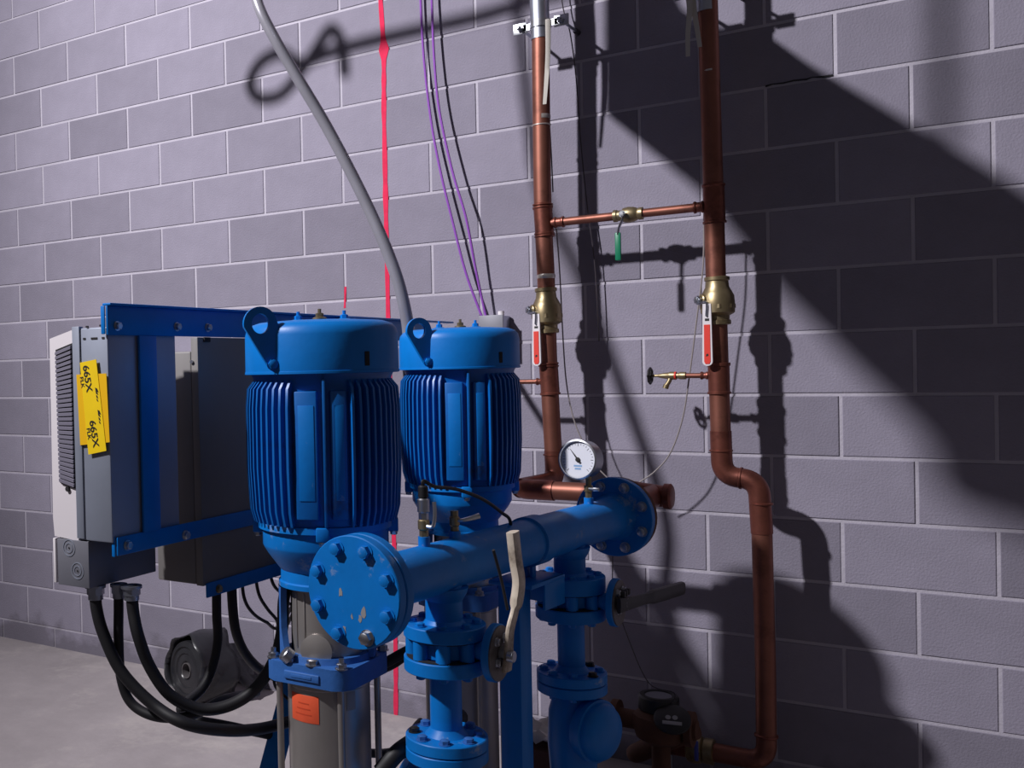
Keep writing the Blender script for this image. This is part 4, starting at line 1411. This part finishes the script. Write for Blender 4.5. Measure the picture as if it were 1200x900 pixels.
# ------------------------------------------------------------------ wall clamps
def clamp(pc, ztop, zbot, label, rods):
    c = thing('pipe_clamp', pc, label, 'pipe clamp', 'strut clamps at the tops of the risers')
    MB().cyl(V(pc.x - .001, pc.y, zbot), V(pc.x - .004, pc.y, ztop), CR + .0025, 32).build('wrap_sleeve', GALV, c)
    MB().lathe([(CR + .003, 0), (CR + .007, .001), (CR + .007, .026), (CR + .003, .027)], 32, Matrix.Translation(pc + V(0, 0, -.013)), cap=False).build('clamp_band', ZINC, c)
    for s in (-1, 1):
        e = pc + V(s * .075, 0, 0)
        MB().box(e + V(-.026, -.004, -.020), e + V(.026, .004, .020), .002).build('clamp_ear', ZINC, c)
        MB().box((min(pc.x + s * .034, e.x), pc.y - .004, pc.z - .011), (max(pc.x + s * .034, e.x), pc.y + .004, pc.z + .011)).build('clamp_arm', ZINC, c)
        MB().hexbolt(e + V(0, -.004, 0), (0, -1, 0), .011, .010).build('clamp_nut', ZINC, c)
        rd = MB().cyl(e + V(0, -.03, 0), V(e.x, 0.0, e.z), .0055, 10).build('threaded_rod', GALV, c)
        MB().cyl(V(e.x, -.030, e.z), V(e.x, -.0, e.z), .010, 10).build('wall_anchor', DARKCABLE, c)
    return c


clamp(Q(633.5, 29), zat(Q(633, 0).x, CYL, -14), zat(Q(633.5, 46).x, CYL, 46), 'bright strut clamp with two threaded rods near the top of the left riser', 2)
clamp(Q(828, -14), zat(Q(828, 0).x, CYL, -60), zat(Q(829.5, 14).x, CYL, 14), 'strut clamp at the top of the right riser, half out of sight', 2)

# hanging straps
def strap(pix, w, label, y):
    pts = [W(a, b, 1, y) for a, b in pix]
    sp = smooth_path(pts, 5)
    vs, fs = [], []
    n = len(sp)
    for j, p in enumerate(sp):
        ww = w * (1 - .35 * j / (n - 1))
        vs += [p + V(-ww, 0, 0), p + V(ww, .002, 0), p + V(ww, .0035, 0), p + V(-ww, .0015, 0)]
    for j in range(n - 1):
        for k in range(4):
            fs.append((j * 4 + k, j * 4 + (k + 1) % 4, (j + 1) * 4 + (k + 1) % 4, (j + 1) * 4 + k))
    fs += [(0, 3, 2, 1), tuple((n - 1) * 4 + k for k in range(4))]
    o = MB().add(vs, fs).build('strap', STRAP)
    return tag(o, label, 'strap', 'cloth straps hanging by the risers')

strap([(642, 22), (642, 60), (640, 95), (638, 122)], .0095, 'pale strap hanging down the right side of the left riser', CYL - .036)
strap([(805, -20), (808, 10), (806, 40), (806, 66)], .0095, 'pale short strap hanging left of the right riser', CYL - .05)
strap([(810, -20), (813, 10), (817, 35), (820, 55)], .0095, 'pale strap crossing onto the right riser near its clamp', CYL - .036)

# thin wires draped on the wall pipes
for pix, y, r, lab in (
        ([(655, -30), (660, 10), (668, 38), (675, 90), (680, 160), (688, 240), (697, 310), (702, 400)], -.035, .0022, 'thin dark wire drawn along a wire shadow on the wall right of the left riser'),  # dark tube laid where a wire's shadow falls on the wall
        ([(652, 268), (656, 320), (660, 400), (664, 450), (672, 490), (684, 520), (698, 545), (714, 562)], -.145, .0024, 'pale wire dropping from the cross pipe to the pressure gauge'),
        ([(825, 250), (824, 310), (817, 370), (808, 440), (800, 490), (786, 530), (768, 552), (748, 566)], -.145, .0026, 'pale wire looping from the right riser down to the blue flange'),
        ([(643, 130), (646, 180), (648, 225)], -.135, .0024, 'short dark wire beside the left riser above its tee'),
        ([(718, 648), (718, 690), (722, 705), (735, 745), (760, 800), (790, 812), (786, 826)], -.42, .0016, 'thin black wire from the far flange down to the water meter')):
    o = MB().tube(smooth_path([W(a, b, 1, y) for a, b in pix], 6), r, 6).build('wire', PALEWIRE if 'pale' in lab else DARKCABLE)
    tag(o, lab, 'wire')

# ------------------------------------------------------------------ water meter and pipework at the foot of the wall
mx = W(778, 850, 1, -.38)
wm = thing('water_meter', (mx.x, -.38, 0), 'black round water meter with a pale printed lid, low by the wall', 'water meter')
mz = W(773, 815, 1, -.38).z - .061
MB().lathe([(.045, mz - .09), (.075, mz - .07), (.085, mz - .03), (.08, mz), (.06, mz + .015)], 32, Matrix.Translation((mx.x - .01, -.38, 0))).build('meter_body', RUST, wm)
MB().lathe([(.056, mz + .012), (.062, mz + .02), (.062, mz + .058), (.056, mz + .064), (.044, mz + .064), (.042, mz + .060), (.0005, mz + .060)], 32, Matrix.Translation((mx.x - .015, -.38, 0))).build('register_ring', BLACKPL, wm)
MB().lathe([(.0005, mz + .0612), (.040, mz + .0612), (.040, mz + .0600)], 28, Matrix.Translation((mx.x - .015, -.38, 0))).build('register_glass', DIAL if False else DRIVEGREY, wm)
ldn = V(.12, -.55, .80).normalized()
lc = V(mx.x + .045, -.455, mz + .012)
Ml = Matrix.Translation(lc) @ frame_to(ldn)
lid = MB().lathe([(.0005, 0), (.050, 0), (.054, .003), (.054, .010), (.048, .014), (.0005, .015)], 32, Ml).build('meter_lid', BLACKPL, wm)
for (ox, oy, s) in ((-.012, .0, .008), (.008, .001, .008)):
    MB().lathe([(s, .0150), (s, .0158), (.003, .0158)], 16, Ml @ Matrix.Translation((ox, oy, 0))).build('lid_print', PALELAB, lid)
MB().box((-.028, -.026, .0145), (.028, -.013, .0156), .001, Ml).build('lid_print', PALELAB, lid)
MB().cyl((mx.x - .18, -.38, mz - .03), (mx.x + .10, -.38, mz - .03), .030, 20).cyl((mx.x + .07, -.38, mz - .03), (mx.x + .09, -.38, mz - .03), .055, 24).cyl((mx.x - .16, -.38, mz - .03), (mx.x - .14, -.38, mz - .03), .055, 24).build('meter_spud', RUST, wm)
MB().lathe([(.055, 0), (.06, .02), (.03, .05), (.028, mz - .08)], 20, Matrix.Translation((mx.x - .01, -.38, 0)) ).build('meter_foot', RUST, wm)

fb = thing('floor_pipe', (s4.x - .3, CYL, s4.z - .04), 'dim copper branch with a brass tap running along the wall foot to the right riser', 'pipe')
MB().cyl(s4 + V(-.155, 0, 0), s4 + V(-.36, 0, -.005), CR, 24).build('branch_pipe', COPPERD, fb)
MB().lathe([(.036, 0), (.042, .003), (.042, .03), (.036, .034), (.044, .04), (.048, .06), (.044, .08), (.036, .085)], 24, Matrix.Translation(s4 + V(-.155, 0, 0)) @ frame_to((-1, 0, 0))).build('union', BRASS, fb)
tq = s4 + V(-.20, -.045, .0)
MB().cyl(s4 + V(-.20, 0, 0), tq, .010, 12).build('tap_stem', BRASS, fb)
MB().box(tq + V(-.006, -.012, -.02), tq + V(.006, -.002, .045), .003).build('tap_lever', mat('blue_vinyl', (70, 80, 170), .5), fb)
MB().tube(fillet([s4 + V(-.34, 0, -.005), s4 + V(-.40, -.10, -.03), V(mx.x + .09, -.38, mz - .03)], .05, 6), CR, 20).build('branch_pipe', RUST, fb)
for xx in (-.06, -.30):
    MB().cyl(V(s4.x + xx, CYL, 0), V(s4.x + xx, CYL, s4.z - CR + .004), .012, 12).build('stand', GALV, fb)

# carton and offcut on the floor behind the post
cw_ = W(632, 862, 1, -.62)
cb_ = thing('carton', (cw_.x, cw_.y, 0), 'low brown carton with a crumpled pale sheet on it, behind the blue post', 'box')
MB().box((cw_.x - .10, cw_.y - .05, 0), (cw_.x + .11, cw_.y + .22, cw_.z - .03), .004).build('carton_body', mat('brown_board', (96, 62, 52), .85, noise=.1, scale=12), cb_)
sh = MB()
gx, gy = 9, 7
vs = []
for j in range(gy):
    for i_ in range(gx):
        x = cw_.x - .09 + .19 * i_ / (gx - 1)
        y = cw_.y - .045 + .18 * j / (gy - 1)
        z = cw_.z - .028 + .035 * abs(math.sin(i_ * 2.3 + j * 1.7)) + .02 * random.random()
        vs.append((x, y, z))
sh.add(vs, [(j * gx + i_, j * gx + i_ + 1, (j + 1) * gx + i_ + 1, (j + 1) * gx + i_) for j in range(gy - 1) for i_ in range(gx - 1)])
shs = sh.build('crumpled_sheet', mat('pale_paper', (196, 190, 186), .8), cb_)
md = shs.modifiers.new('thick', 'SOLIDIFY')
md.thickness = .002

# dark suction hose low behind the first riser
o = MB().tube(smooth_path([Xp(446, 905, -.74), Xp(466, 882, -.71), Xp(490, 866, -.69), Xp(518, 850, -.675), Xp(540, 840, -.67)], 6), .020, 14).build('suction_hose', BLACKRUB)
tag(o, 'thick dark hose running low between the nearer pump and the riser', 'hose')
o = MB().tube(smooth_path([Xp(425, 789, -.91), Xp(440, 782, -.89), Xp(455, 775, -.86), Xp(475, 764, -.82), Xp(500, 752, -.78), Xp(522, 742, -.74)], 6), .0135, 12).build('cable_sleeve', BLACKRUB)
tag(o, 'dark cable passing behind the pump head towards the wall', 'cable')

# ------------------------------------------------------------------ roll of black film on the floor by the wall
rc = W(217, 786, 1, -.36)
RRr = .150
axr = V(-.30, -1, .10).normalized()
rl = thing('film_roll', (rc.x, -.2, 0), 'roll of black plastic sheet with a hollow core lying by the wall', 'roll')
rcz = rc.z
ctr = V(rc.x, -.36, rcz)
M = Matrix.Translation(ctr) @ frame_to(-axr)
# face of the roll with coiled edge rings and an open core
MB().lathe([(.034, .18), (.034, .012), (.042, .004), (.070, .006), (.074, .0), (.098, .004), (.102, -.004), (.124, .004), (.128, .016), (.128, .175)], 48, M, cap=False).build('wound_roll', BLACKWRAP, rl)
MB().lathe([(.033, .17), (.033, .004), (.0295, .004), (.0295, .17)], 28, M, cap=False).build('core_tube', mat('core_board', (88, 84, 86), .8), rl)
# loose outer wrap, crumpled
wr = MB()
n1, n2 = 40, 8
vs, fs = [], []
for j in range(n2):
    z = -.012 + .20 * j / (n2 - 1)
    for k in range(n1):
        a = 2 * PI * k / n1
        rr = .138 + .012 * math.sin(3 * a + 1.1 + j * .4) + .006 * math.sin(8 * a + j) + .022 * max(0, math.sin(a + .1)) ** 4
        vs.append(M @ V(rr * math.cos(a), rr * math.sin(a), z + .01 * math.sin(5 * a)))
fs = [(j * n1 + k, j * n1 + (k + 1) % n1, (j + 1) * n1 + (k + 1) % n1, (j + 1) * n1 + k) for j in range(n2 - 1) for k in range(n1)]
wr.add(vs, fs)
wo = wr.build('loose_wrap', BLACKWRAP, rl, sharp=60)
md = wo.modifiers.new('thick', 'SOLIDIFY')
md.thickness = .004
sl_ = MB()
vs = []
for j in range(5):
    for k in range(8):
        x = rc.x + .06 + .16 * k / 7
        y = -.22 + .14 * j / 4
        hgt = (.30 - .22 * (k / 7) ** 1.3) * (1 - .25 * j / 4) * (1 if k else .95)
        vs.append((x, y + .02 * math.sin(k * 2.1), max(.004, hgt - .02 + .014 * math.sin(k * 1.9 + j * 2.2))))
sl_.add(vs, [(j * 8 + k, j * 8 + k + 1, (j + 1) * 8 + k + 1, (j + 1) * 8 + k) for j in range(4) for k in range(7)])
so = sl_.build('loose_tail', BLACKWRAP, rl, sharp=60)
md = so.modifiers.new('thick', 'SOLIDIFY')
md.thickness = .004
